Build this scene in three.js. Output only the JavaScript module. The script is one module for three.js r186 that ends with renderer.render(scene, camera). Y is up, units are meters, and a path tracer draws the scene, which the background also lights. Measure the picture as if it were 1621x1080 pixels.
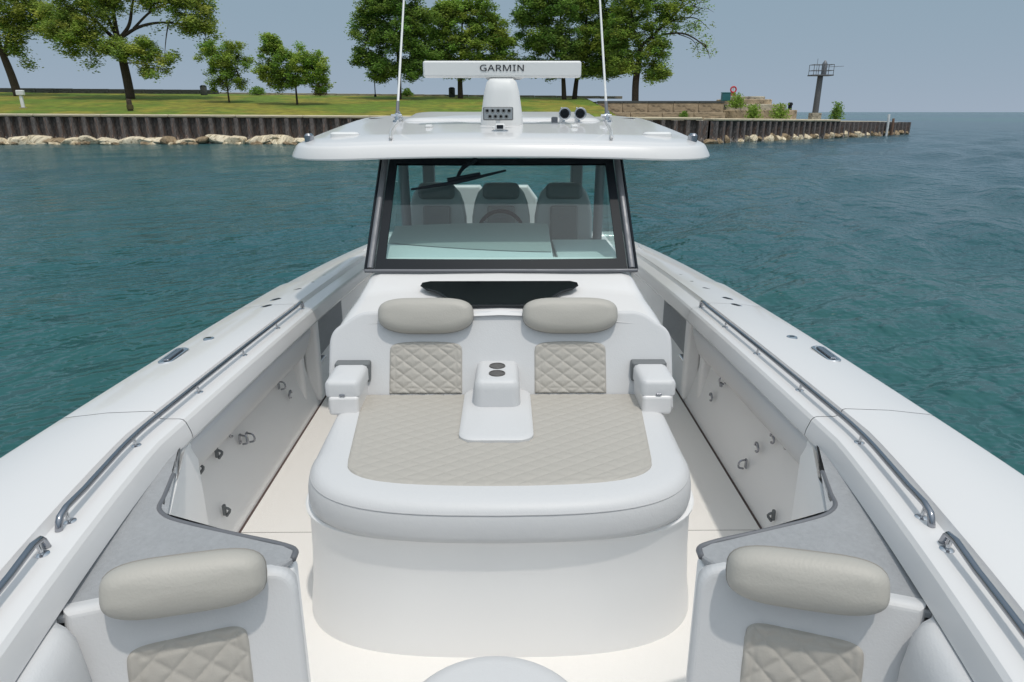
import * as THREE from 'three';
import { RoundedBoxGeometry } from 'three/addons/geometries/RoundedBoxGeometry.js';
import { TextGeometry } from 'three/addons/geometries/TextGeometry.js';
import { FontLoader } from 'three/addons/loaders/FontLoader.js';
import { mergeGeometries, mergeVertices, toCreasedNormals } from 'three/addons/utils/BufferGeometryUtils.js';

// ------------------------------------------------------------ camera, sky, sun, exposure
const scene = new THREE.Scene();
const camera = new THREE.PerspectiveCamera(52.3, 1024 / 682, 0.05, 20000);
const EYE = new THREE.Vector3(0.03, 2.29, 0);
camera.position.copy(EYE);
{
  const p = Math.atan(363 / 1100), yaw = THREE.MathUtils.degToRad(0.5);
  camera.lookAt(EYE.x + Math.sin(yaw) * Math.cos(p), EYE.y - Math.sin(p), EYE.z - Math.cos(yaw) * Math.cos(p));
}
scene.add(camera);
const renderer = new THREE.WebGLRenderer({ antialias: true });
renderer.toneMapping = THREE.LinearToneMapping;
renderer.toneMappingExposure = 0.67;
renderer.shadowMap.enabled = true;

const SUN = new THREE.Vector3(0.16, 1, 0.29).normalize();
{ // hazy summer sky: pale blue-grey air, smooth from horizon to zenith, a soft aureole round the sun
  const W = 512, H = 256, d = new Float32Array(W * H * 4), v = new THREE.Vector3();
  const hor = [0.515, 0.625, 0.765], mid = [0.41, 0.56, 0.69], zen = [0.50, 0.645, 0.80];
  for (let j = 0; j < H; j++) for (let i = 0; i < W; i++) {
    const el = ((j + 0.5) / H - 0.5) * Math.PI, az = ((i + 0.5) / W - 0.5) * 2 * Math.PI;
    v.set(Math.cos(el) * Math.cos(az), Math.sin(el), Math.cos(el) * Math.sin(az));
    const e = Math.max(0, el) / (Math.PI / 2), a = Math.min(1, e / 0.12), b = Math.max(0, (e - 0.12) / 0.88);
    const g = Math.max(0, v.dot(SUN)), glow = 1.2 * Math.pow(g, 2.5) + 0.8 * Math.pow(g, 50);
    const k = (j * W + i) * 4;
    for (let c = 0; c < 3; c++) {
      const lo = hor[c] + (mid[c] - hor[c]) * a * (2 - a);
      d[k + c] = lo + (zen[c] - lo) * b + glow * [1, 0.97, 0.92][c];
    }
    d[k + 3] = 1;
  }
  const sky = new THREE.DataTexture(d, W, H, THREE.RGBAFormat, THREE.FloatType);
  sky.mapping = THREE.EquirectangularReflectionMapping; sky.magFilter = sky.minFilter = THREE.LinearFilter; sky.needsUpdate = true;
  scene.background = sky; scene.environment = sky;
}
const sun = new THREE.DirectionalLight(new THREE.Color().setRGB(1, 0.94, 0.86), 2.35);
sun.position.copy(SUN).multiplyScalar(140).add(new THREE.Vector3(0, 0, -45));
sun.target.position.set(0, 0, -45); sun.castShadow = true; sun.shadow.radius = 3;
Object.assign(sun.shadow.camera, { left: -90, right: 90, top: 90, bottom: -90, near: 1, far: 300 });
sun.shadow.mapSize.set(4096, 4096);
scene.add(sun, sun.target);

// ------------------------------------------------------------ helpers
function rng(seed) { let s = seed >>> 0; return () => { s = (s + 0x6D2B79F5) >>> 0; let t = Math.imul(s ^ (s >>> 15), 1 | s); t = (t + Math.imul(t ^ (t >>> 7), 61 | t)) ^ t; return ((t ^ (t >>> 14)) >>> 0) / 4294967296; }; }
const R0 = rng(7);
const lerp = (a, b, t) => a + (b - a) * t, clamp = (x, a = 0, b = 1) => Math.min(b, Math.max(a, x)), sm = (a, b, x) => { const t = clamp((x - a) / (b - a)); return t * t * (3 - 2 * t); };
const V = (x, y, z) => new THREE.Vector3(x, y, z);
const rgb = (r, g, b) => new THREE.Color().setRGB(r, g, b);
// periodic value noise
function noise2(seed, P) {
  const r = rng(seed), g = new Float32Array(P * P).map(() => r());
  return (x, y) => { const xi = Math.floor(x), yi = Math.floor(y), fx = x - xi, fy = y - yi, u = fx * fx * (3 - 2 * fx), w = fy * fy * (3 - 2 * fy), m = n => ((n % P) + P) % P;
    const a = g[m(yi) * P + m(xi)], b = g[m(yi) * P + m(xi + 1)], c = g[m(yi + 1) * P + m(xi)], d = g[m(yi + 1) * P + m(xi + 1)];
    return lerp(lerp(a, b, u), lerp(c, d, u), w); };
}
function fbm(seed, base, oct) { const ns = []; for (let o = 0; o < oct; o++) ns.push(noise2(seed + o * 17, base << o)); return (u, v) => { let s = 0, a = 0.5, n = 0; ns.forEach((f, o) => { s += a * f(u * (base << o), v * (base << o)); n += a; a *= 0.5; }); return s / n; }; }
function tex(size, fn, srgb, repeat = 1) { // fn(u,v) -> [r,g,b] 0..1
  const d = new Uint8Array(size * size * 4);
  for (let j = 0; j < size; j++) for (let i = 0; i < size; i++) { const c = fn((i + 0.5) / size, (j + 0.5) / size), k = (j * size + i) * 4; for (let q = 0; q < 3; q++) d[k + q] = Math.round(clamp(c[q]) * 255); d[k + 3] = 255; }
  const t = new THREE.DataTexture(d, size, size, THREE.RGBAFormat); t.wrapS = t.wrapT = THREE.RepeatWrapping; t.magFilter = THREE.LinearFilter; t.minFilter = THREE.LinearFilter;
  if (srgb) t.colorSpace = THREE.SRGBColorSpace; t.repeat.set(repeat, repeat); t.needsUpdate = true; return t;
}
const g3 = v => [v, v, v];
const taken = {};
function numbered(n) { const k = taken[n] = (taken[n] ?? -1) + 1; return k ? `${n}_${String(k).padStart(3, '0')}` : n; }
function thing(name, label, category, pos = [0, 0, 0], group) {
  const o = new THREE.Group(); o.name = numbered(name); o.position.set(...pos); o.userData = { label, category }; if (group) o.userData.group = group; scene.add(o); return o;
}
// part: geometry is given in world coordinates and moved into its thing's frame
function part(parent, name, geo, mat, label) {
  let t = parent; while (t.parent && t.parent !== scene) t = t.parent;
  geo.translate(-t.position.x, -t.position.y, -t.position.z);
  const m = new THREE.Mesh(geo, mat); m.name = name; m.castShadow = m.receiveShadow = true; if (label) m.userData.label = label; parent.add(m); return m;
}
function structure(name, geo, mat) { const m = new THREE.Mesh(geo, mat); m.name = name; m.userData.kind = 'structure'; m.castShadow = m.receiveShadow = true; scene.add(m); return m; }
function flip(g) { if (g.index) { const a = g.index.array; for (let i = 0; i < a.length; i += 3) { const t = a[i]; a[i] = a[i + 1]; a[i + 1] = t; } } else for (const k in g.attributes) { const A = g.attributes[k], n = A.itemSize, a = A.array; for (let i = 0; i < A.count; i += 3) for (let q = 0; q < n; q++) { const t = a[i * n + q]; a[i * n + q] = a[(i + 1) * n + q]; a[(i + 1) * n + q] = t; } } return g; }
const mir = (g, s) => s > 0 ? g : flip(g.scale(-1, 1, 1));
const crease = (g, a = 0.6) => toCreasedNormals(g, a);
// grid surface from fn(i,j)->[x,y,z], uv from fn or metres along
function grid(nu, nv, fn, uvfn, closeU) {
  const p = [], uv = [], ix = [];
  for (let j = 0; j <= nv; j++) for (let i = 0; i <= nu; i++) { const q = fn(i / nu, j / nv); p.push(...q); uv.push(...(uvfn ? uvfn(i / nu, j / nv, q) : [q[0] + q[1] * 0.7, q[2] + q[1] * 0.7])); }
  for (let j = 0; j < nv; j++) for (let i = 0; i < nu; i++) { const a = j * (nu + 1) + i, b = a + 1, c = a + nu + 1, d = c + 1; ix.push(a, c, b, b, c, d); }
  const g = new THREE.BufferGeometry(); g.setAttribute('position', new THREE.Float32BufferAttribute(p, 3)); g.setAttribute('uv', new THREE.Float32BufferAttribute(uv, 2)); g.setIndex(ix); g.computeVertexNormals(); return g;
}
// sweep a profile prof(z)->[[x,y],...] along z values
function sweep(zs, prof, ang = 0.5) {
  const n = prof(zs[0]).length - 1, P = zs.map(prof);
  const g = grid(n, zs.length - 1, (u, v) => { const j = Math.round(v * (zs.length - 1)), i = Math.round(u * n); return [P[j][i][0], P[j][i][1], zs[j]]; });
  return crease(g, ang);
}
// loft: closed outline [[x,z]...] through levels [[inset, y], ...]; caps top (and bottom)
function loft(outline, levels, { capTop = true, capBottom = true, ang = 0.7, y = null, dome = 0 } = {}) {
  const n = outline.length, pos = [], uv = [], ix = []; let area = 0, cx = 0, cz = 0;
  for (let i = 0; i < n; i++) { const [x, z] = outline[i], [X, Z] = outline[(i + 1) % n]; area += x * Z - X * z; cx += x; cz += z; } cx /= n; cz /= n; const sg = area > 0 ? 1 : -1;
  const nor = outline.map((_, i) => { const a = outline[(i + n - 1) % n], b = outline[(i + 1) % n], dx = b[0] - a[0], dz = b[1] - a[1], l = Math.hypot(dx, dz) || 1; return [-dz / l * sg, dx / l * sg]; });
  const add = (x, h, z) => { pos.push(x, y ? h + y(x, z) : h, z); uv.push(x + h * 0.6, z + h * 0.6); return pos.length / 3 - 1; };
  levels.forEach(([ins, h]) => outline.forEach((q, i) => add(q[0] + nor[i][0] * ins, h, q[1] + nor[i][1] * ins)));
  for (let l = 0; l < levels.length - 1; l++) for (let i = 0; i < n; i++) { const a = l * n + i, b = l * n + (i + 1) % n, c = a + n, d = b + n; if (sg > 0) ix.push(a, c, b, b, c, d); else ix.push(a, b, c, b, d, c); }
  const cap = (l, up) => { // rings shrinking to the centre so that height functions are followed
    const K = y || (up && dome) ? 8 : 1; let prev = Array.from({ length: n }, (_, i) => l * n + i), h = levels[l][1];
    for (let k = 1; k < K; k++) { const t = k / K, cur = prev.map((_, i) => { const b = l * n + i; return add(lerp(pos[b * 3], cx, t), h + (up ? dome * (2 * t - t * t) : 0), lerp(pos[b * 3 + 2], cz, t)); });
      for (let i = 0; i < n; i++) { const a = prev[i], b = prev[(i + 1) % n], c = cur[i], d = cur[(i + 1) % n]; if ((sg > 0) === up) ix.push(a, c, b, b, c, d); else ix.push(a, b, c, b, d, c); } prev = cur; }
    const m = add(cx, h + (up ? dome : 0), cz); for (let i = 0; i < n; i++) { const a = prev[i], b = prev[(i + 1) % n]; if ((sg > 0) === up) ix.push(a, m, b); else ix.push(a, b, m); } };
  if (capTop) cap(levels.length - 1, true); if (capBottom) cap(0, false);
  const g = new THREE.BufferGeometry(); g.setAttribute('position', new THREE.Float32BufferAttribute(pos, 3)); g.setAttribute('uv', new THREE.Float32BufferAttribute(uv, 2)); g.setIndex(ix); g.computeVertexNormals();
  return crease(g, ang);
}
function rr(w, h, r, n = 8, cx = 0, cz = 0) { const o = []; const q = [[w / 2 - r, h / 2 - r, 0], [-w / 2 + r, h / 2 - r, 1], [-w / 2 + r, -h / 2 + r, 2], [w / 2 - r, -h / 2 + r, 3]]; for (const [x, z, k] of q) for (let i = 0; i <= n; i++) { const a = (k + i / n) * Math.PI / 2; o.push([cx + x + r * Math.cos(a), cz + z + r * Math.sin(a)]); } return o; }
const circ = (r, n = 32, cx = 0, cz = 0) => Array.from({ length: n }, (_, i) => [cx + r * Math.cos(i / n * 2 * Math.PI), cz + r * Math.sin(i / n * 2 * Math.PI)]);
// tapered tube through points with radii
function tube(pts, radii, seg = 8, sub = 1, caps = true) {
  const curve = pts.length > 2 ? new THREE.CatmullRomCurve3(pts) : null, N = (pts.length - 1) * sub, C = [], Rr = [];
  for (let i = 0; i <= N; i++) { const t = i / N; C.push(curve ? curve.getPoint(t) : pts[0].clone().lerp(pts[1], t)); const f = t * (radii.length - 1), k = Math.min(Math.floor(f), radii.length - 2); Rr.push(radii.length > 1 ? lerp(radii[k], radii[k + 1], f - k) : radii[0]); }
  const p = [], uv = [], ix = []; let nrm = null, len = 0;
  for (let i = 0; i <= N; i++) {
    const T = C[Math.min(i + 1, N)].clone().sub(C[Math.max(i - 1, 0)]).normalize();
    if (!nrm) nrm = Math.abs(T.y) < 0.9 ? V(0, 1, 0) : V(1, 0, 0); nrm = nrm.clone().sub(T.clone().multiplyScalar(nrm.dot(T))).normalize(); const B = T.clone().cross(nrm);
    if (i) len += C[i].distanceTo(C[i - 1]);
    for (let k = 0; k <= seg; k++) { const a = k / seg * 2 * Math.PI, q = C[i].clone().addScaledVector(nrm, Rr[i] * Math.cos(a)).addScaledVector(B, Rr[i] * Math.sin(a)); p.push(q.x, q.y, q.z); uv.push(k / seg * 6.28 * Rr[0], len); }
  }
  for (let i = 0; i < N; i++) for (let k = 0; k < seg; k++) { const a = i * (seg + 1) + k, b = a + 1, c = a + seg + 1, d = c + 1; ix.push(a, b, c, b, d, c); }
  if (caps) for (const [e, f] of [[0, 1], [N, 0]]) { p.push(C[e].x, C[e].y, C[e].z); uv.push(0, 0); const m = p.length / 3 - 1; for (let k = 0; k < seg; k++) { const a = e * (seg + 1) + k; f ? ix.push(a, m, a + 1) : ix.push(a, a + 1, m); } }
  const g = new THREE.BufferGeometry(); g.setAttribute('position', new THREE.Float32BufferAttribute(p, 3)); g.setAttribute('uv', new THREE.Float32BufferAttribute(uv, 2)); g.setIndex(ix); g.computeVertexNormals(); return g;
}
const rbox = (w, h, d, r, x, y, z, seg = 3) => new RoundedBoxGeometry(w, h, d, seg, r).translate(x, y, z);
const merged = list => mergeGeometries(list.map(g => { const q = g.index ? g.toNonIndexed() : g; for (const k of Object.keys(q.attributes)) if (!['position', 'normal', 'uv'].includes(k)) q.deleteAttribute(k); return q; }));
// quilted panel: local plane, x across, y up the panel, z out; fn(u,v)->[x,y] plan; puffed diamonds with stitched valleys and a rolled edge
function quilt(nu, nv, plan, pitch, depth, edge, k = 0.62, W = 1, H = 1) {
  return grid(nu, nv, (u, v) => {
    const [x, y] = plan(u, v), a = (x * k + y) / pitch, b = (x * k - y) / pitch;
    const da = Math.abs(a - Math.round(a)), db = Math.abs(b - Math.round(b)), s = Math.min(da, db) * 2;
    const hsh = Math.sin(Math.floor(a) * 12.9898 + Math.floor(b) * 78.233) * 43758.5453, jit = 0.6 + 0.35 * (hsh - Math.floor(hsh));
    const e = Math.min(Math.min(u, 1 - u) * W, Math.min(v, 1 - v) * H) / edge, roll = Math.sqrt(clamp(1 - (1 - clamp(e)) ** 2)), stitch = 1 - 0.6 * Math.exp(-(((e - 2.0) / 0.45) ** 2));
    return [x, y, depth * (0.45 * roll + 0.75 * jit * roll * (1 - Math.pow(1 - s, 3)) * clamp(stitch))];
  }, (u, v) => { const [x, y] = plan(u, v); return [x, y]; });
}

// ------------------------------------------------------------ materials
const nA = fbm(11, 8, 5), nB = fbm(23, 16, 4), nC = fbm(31, 32, 3);
const gritTex = tex(512, (u, v) => g3(0.5 * nC(u, v) + 0.5 * R0()));
const smearTex = tex(512, (u, v) => g3(0.30 + 0.38 * nA(u, v)));
const leatherTex = tex(512, (u, v) => g3(0.6 * nC(u * 2, v * 2) + 0.4 * nB(u, v)));
const rep = (t, r) => { const c = t.clone(); c.repeat.set(r, r); c.needsUpdate = true; return c; };
const std = o => new THREE.MeshPhysicalMaterial(o);
const M = {
  gel: std({ color: rgb(0.745, 0.73, 0.722), roughness: 0.32, clearcoat: 0.5, clearcoatRoughness: 0.06 }),
  gelIn: std({ color: rgb(0.86, 0.855, 0.85), roughness: 0.38 }),
  deck: std({ color: rgb(0.87, 0.845, 0.81), roughness: 0.75, bumpMap: rep(gritTex, 4), bumpScale: 0.0012 }),
  nonskid: std({ color: rgb(0.40, 0.41, 0.425), roughness: 0.7, bumpMap: rep(gritTex, 3), bumpScale: 0.0035, map: tex(512, (u, v) => { const n = 0.90 + 0.06 * nC(u, v) + 0.05 * nA(u, v); return g3(n); }, true, 2.5) }),
  vinyl: std({ color: rgb(0.615, 0.615, 0.62), roughness: 0.48, bumpMap: rep(leatherTex, 3), bumpScale: 0.0008 }),
  taupe: std({ color: rgb(0.435, 0.41, 0.37), roughness: 0.55, bumpMap: rep(leatherTex, 3), bumpScale: 0.001 }),
  taupeDark: std({ color: rgb(0.43, 0.41, 0.37), roughness: 0.5, bumpMap: rep(leatherTex, 3), bumpScale: 0.001 }),
  piping: std({ color: rgb(0.27, 0.255, 0.23), roughness: 0.6 }),
  seal: std({ color: rgb(0.10, 0.07, 0.065), roughness: 0.8 }),
  chrome: std({ color: rgb(0.62, 0.63, 0.65), metalness: 1, roughness: 0.12 }),
  dkchrome: std({ color: rgb(0.34, 0.35, 0.38), metalness: 1, roughness: 0.18 }),
  alu: std({ color: rgb(0.17, 0.175, 0.19), metalness: 0.3, roughness: 1.0, roughnessMap: rep(smearTex, 2) }),
  black: std({ color: rgb(0.012, 0.016, 0.021), roughness: 0.5, specularIntensity: 0.35 }),
  blackGloss: std({ color: rgb(0.006, 0.008, 0.009), roughness: 0.05, specularIntensity: 0.7 }),
  helm: std({ color: rgb(0.36, 0.38, 0.385), roughness: 0.55 }),
  helmDark: std({ color: rgb(0.15, 0.16, 0.165), roughness: 0.6 }),
  dash: std({ color: rgb(0.60, 0.64, 0.65), roughness: 0.5 }),
  dashDark: std({ color: rgb(0.30, 0.33, 0.33), roughness: 0.6 }),
  glass: std({ color: rgb(0.80, 0.96, 0.94), roughness: 0.0, transmission: 1, thickness: 0, ior: 1.5 }),
  plasticWhite: std({ color: rgb(0.76, 0.76, 0.75), roughness: 0.4 }),
  led: std({ color: rgb(0.35, 0.37, 0.38), roughness: 0.15, metalness: 0.3 }),
  seam: std({ color: rgb(0.52, 0.52, 0.525), roughness: 0.6 }),
  cup: std({ color: rgb(0.10, 0.095, 0.09), roughness: 0.4, metalness: 0.3 }),
  ink: std({ color: rgb(0.03, 0.03, 0.035), roughness: 0.6 }),
};

// ------------------------------------------------------------ the water
const WL = -0.5;
{
  const r = rng(5), waves = [];
  for (let i = 0; i < 34; i++) { const L = 0.7 * Math.pow(12, i / 33), a = 0.55 + (r() - 0.5) * 1.9; waves.push([Math.cos(a) * 2 * Math.PI / L, Math.sin(a) * 2 * Math.PI / L, r() * 6.28, 0.0062 * Math.pow(L, 0.75), L]); }
  const gust = fbm(77, 4, 3);
  const rs = [0]; for (let q = 1.2; q < 9000; q += Math.max(0.11, q * 0.017)) rs.push(q);
  const NA = 900, g = grid(NA, rs.length - 1, (u, v) => {
    const q = rs[Math.round(v * (rs.length - 1))], a = u * 2 * Math.PI, x = q * Math.sin(a), z = -q * Math.cos(a), cell = Math.max(0.11, q * 0.017);
    let h = 0; if (q < 400) { const calm = 0.30 + 1.0 * sm(-18, 14, x) * (0.7 + 0.6 * gust(x / 160 + 5, z / 160)); for (const [kx, kz, ph, A, L] of waves) { const f = sm(2.2, 4, L / cell); if (f > 0) h += f * A * Math.sin(kx * x + kz * z + ph); } h *= calm; }
    return [x, WL + h, z];
  }, (u, v, p) => [p[0], p[2]]);
  // periodic ripple heights
  const ripple = (seed, n, cyc0, cyc1, dir, spread) => { const q = rng(seed), w = []; for (let i = 0; i < n; i++) { const m = cyc0 * Math.pow(cyc1 / cyc0, q()), a = dir + (q() - 0.5) * spread, kx = Math.round(m * Math.cos(a)), ky = Math.round(m * Math.sin(a)), k = Math.hypot(kx, ky) || 1; w.push([kx, ky, q() * 6.28, Math.pow(cyc0 / k, 0.95)]); }
    return (u, v) => { let s = 0; for (const [a, b, p, A] of w) { const t = Math.sin(2 * Math.PI * (a * u + b * v) + p); s += A * (t + 0.25 * t * t); } return s; }; };
  const f1 = ripple(3, 46, 5, 70, 0.7, 2.4), S = 512, hh = new Float32Array(S * S); let mn = 1e9, mx = -1e9;
  for (let j = 0; j < S; j++) for (let i = 0; i < S; i++) { const t = hh[j * S + i] = f1(i / S, j / S); mn = Math.min(mn, t); mx = Math.max(mx, t); }
  const bump = tex(S, (u, v) => g3((hh[Math.floor(v * S) * S + Math.floor(u * S)] - mn) / (mx - mn)), false, 1 / 6.3);
  const big = fbm(41, 6, 5), sml = fbm(43, 24, 4);
  const col = tex(1024, (u, v) => { // weed beds and pale sand seen through the shallow water, deeper blue away from the wall
    const b = sm(0.36, 0.66, big(u, v)), s = sml(u, v), deep = sm(0.49, 0.60, u + 0.03 * (s - 0.5));
    const a = [0.011, 0.088, 0.105], c = [0.017, 0.106, 0.094], d = [0.012, 0.069, 0.095];
    return [0, 1, 2].map(i => Math.pow(lerp(lerp(a[i], c[i], b), d[i], deep) * (0.86 + 0.28 * s), 1 / 2.2)); }, true, 1 / 300);
  col.offset.set(0.5, 0.9);
  structure('water', g, std({ color: 0xffffff, map: col, roughness: 0.15, ior: 1.33, bumpMap: bump, bumpScale: 0.19 }));
}

// ------------------------------------------------------------ the shore: lawn, promenade, sheet-pile wall
const yFront = x => 1.67 - 0.0052 * x, lawnY = (x, z) => { const t = clamp((-68.4 - z) / 31.6, 0, 1); return lerp(yFront(x) + 0.06, 4.2 - 0.0088 * x, Math.pow(t, 0.8)); };
const EDGE = [[-110, -67.2], [19, -67.2], [53.5, -96]]; // face line of the sheet piling
const nG = fbm(61, 8, 5), nG2 = fbm(67, 64, 3);
const grassTex = tex(1024, (u, v) => { const a = nG(u, v), b = nG2(u, v), dry = sm(0.42, 0.68, a); return [lerp(0.41, 0.55, dry), lerp(0.50, 0.53, dry), lerp(0.14, 0.19, dry)].map(c => c * (0.80 + 0.40 * b)); }, true, 1 / 40);
M.grass = std({ color: 0xffffff, map: grassTex, roughness: 0.95, bumpMap: rep(gritTex, 0.5), bumpScale: 0.06 });
const concTex = (r, g, b, rp) => tex(512, (u, v) => { const n = 0.62 + 0.5 * nA(u, v) * (0.75 + 0.5 * nC(u, v)), st = sm(0.60, 0.72, nB(u, v)) * 0.22; return [r * (n - st), g * (n - st), b * (n - st)]; }, true, rp);
M.conc = std({ color: 0xffffff, map: concTex(0.80, 0.76, 0.68, 0.22), roughness: 0.9, bumpMap: rep(gritTex, 0.6), bumpScale: 0.02 });
M.concCap = std({ color: 0xffffff, map: concTex(0.95, 0.89, 0.76, 0.22), roughness: 0.9, bumpMap: rep(gritTex, 0.6), bumpScale: 0.02 });
M.concTan = std({ color: 0xffffff, map: concTex(0.80, 0.71, 0.59, 0.3), roughness: 0.9, bumpMap: rep(gritTex, 0.6), bumpScale: 0.02 });
M.concDark = std({ color: 0xffffff, map: concTex(0.36, 0.37, 0.36, 0.3), roughness: 0.9 });
{
  const g = grid(150, 40, (u, v) => { const x = lerp(-110, 10.7, u), z = lerp(-68.4, -101, v); return [x, lawnY(x, z) + 0.12 * (nG(x / 60, z / 60) - 0.5) * Math.min(1, v * 6), z]; }, (u, v, p) => [p[0], p[2]]);
  structure('lawn', g, M.grass);
  // ground below the lawn and the pier, sloping under water behind
  const b = grid(150, 6, (u, v) => { const x = lerp(-110, 10.7, u); return [x, lerp(lawnY(x, -101), -2, v), lerp(-101, -108, v)]; });
  structure('lakeside_bank', b, M.concDark);
  structure('lawn_flank', grid(20, 2, (u, v) => { const z = lerp(-68.4, -101, u); return [10.7, lerp(lawnY(10.7, z) + 0.05, 0.5, v), z]; }), M.concTan);
  // promenade of the pier: front edge follows the piling, from x 8 to the tip
  const top = x => x < 19 ? 1.45 : lerp(1.45, 1.0, (x - 19) / 34.5), front = x => x < 19 ? -67.6 : lerp(-67.6, -96.2, (x - 19) / 34.5), back = x => x < 30 ? -97 : lerp(-97, -103, (x - 30) / 23.5);
  structure('promenade', grid(80, 12, (u, v) => { const x = lerp(6, 53, u); return [x, top(x) + 0.03, lerp(front(x), back(x), v)]; }, (u, v, p) => [p[0], p[2]]), M.conc);
  structure('promenade_edge', grid(60, 2, (u, v) => { const x = lerp(6, 53, u); return [x, lerp(top(x) + 0.03, -2, v), back(x)]; }), M.concDark);
}
{ // steel sheet piling, pile by pile
  const n1 = fbm(83, 8, 5), n2 = fbm(89, 32, 4);
  const rustAndShade = (seed, off) => tex(256, (u, v) => { const a = n1(u + off, v), b = n2(u * 1.3 + off, v * 0.6), sunlitFoot = sm(0.48, 0.60, (1 - v) * 0.85 + 0.35 * (b - 0.5) + 0.25 * (a - 0.5)), red = sm(0.5, 0.7, a); return [lerp(lerp(0.43, 0.47, red), 0.78, sunlitFoot), lerp(lerp(0.405, 0.385, red), 0.75, sunlitFoot), lerp(lerp(0.395, 0.345, red), 0.72, sunlitFoot)].map(c => c * (0.55 + 0.85 * b)); }, true);  // rust tones, plus painted cap shade at the top and sunlit pale foot
  const mats = [0, 1, 2, 3].map(k => std({ color: rgb(1, 0.98, 0.97), map: rustAndShade(k, k * 0.27), roughness: 0.85, bumpMap: rep(gritTex, 1), bumpScale: 0.02 }));
  const wall = thing('seawall', 'rusty steel sheet pile seawall with concrete cap along the far shore', 'seawall', [0, WL, -67.2]);
  const prof = [[0, 0], [0.14, 0.55], [0.48, 0.55], [0.62, 0], [1.15, 0]];
  const make = h => { // one pile, local: x along, z out, y up from 0
    const g = grid(prof.length - 1, 1, (u, v) => { const i = Math.round(u * (prof.length - 1)); return [prof[i][0], v * h, prof[i][1]]; }, (u, v) => [u, v]); return crease(g, 0.3); };
  let idx = 0;
  for (let s = 0; s < 2; s++) {
    const [ax, az] = EDGE[s], [bx, bz] = EDGE[s + 1], L = Math.hypot(bx - ax, bz - az), n = Math.floor(L / 1.15), ang = Math.atan2(-(bz - az), bx - ax);
    for (let i = s ? 0 : 34; i < n; i++) {
      const t = i * 1.15 / L, x = lerp(ax, bx, t), z = lerp(az, bz, t), topY = s ? lerp(1.5, 1.0, t) : yFront(x), r = R0();
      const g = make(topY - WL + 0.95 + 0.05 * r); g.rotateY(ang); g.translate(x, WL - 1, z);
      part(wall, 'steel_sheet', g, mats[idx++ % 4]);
    }
    // cap beam in lengths with open joints
    const CL = 6.1, m = Math.floor(L / CL);
    for (let i = s ? 0 : 6; i < m; i++) {
      const t = (i * CL + CL / 2) / L, x = lerp(ax, bx, t), z = lerp(az, bz, t), topY = s ? lerp(1.5, 1.0, t) : yFront(x);
      if (s && i > 3) continue; // the outer end of the pier has bare piles
      const g = rbox(CL - 0.04, 0.24, 1.5, 0.11, 0, 0.01, -0.15, 3); g.rotateZ(s ? -0.012 : -0.0052); g.rotateY(ang); g.translate(x, topY + 0.10, z); part(wall, 'concrete_cap', g, M.concCap);
    }
  }
}
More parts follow.
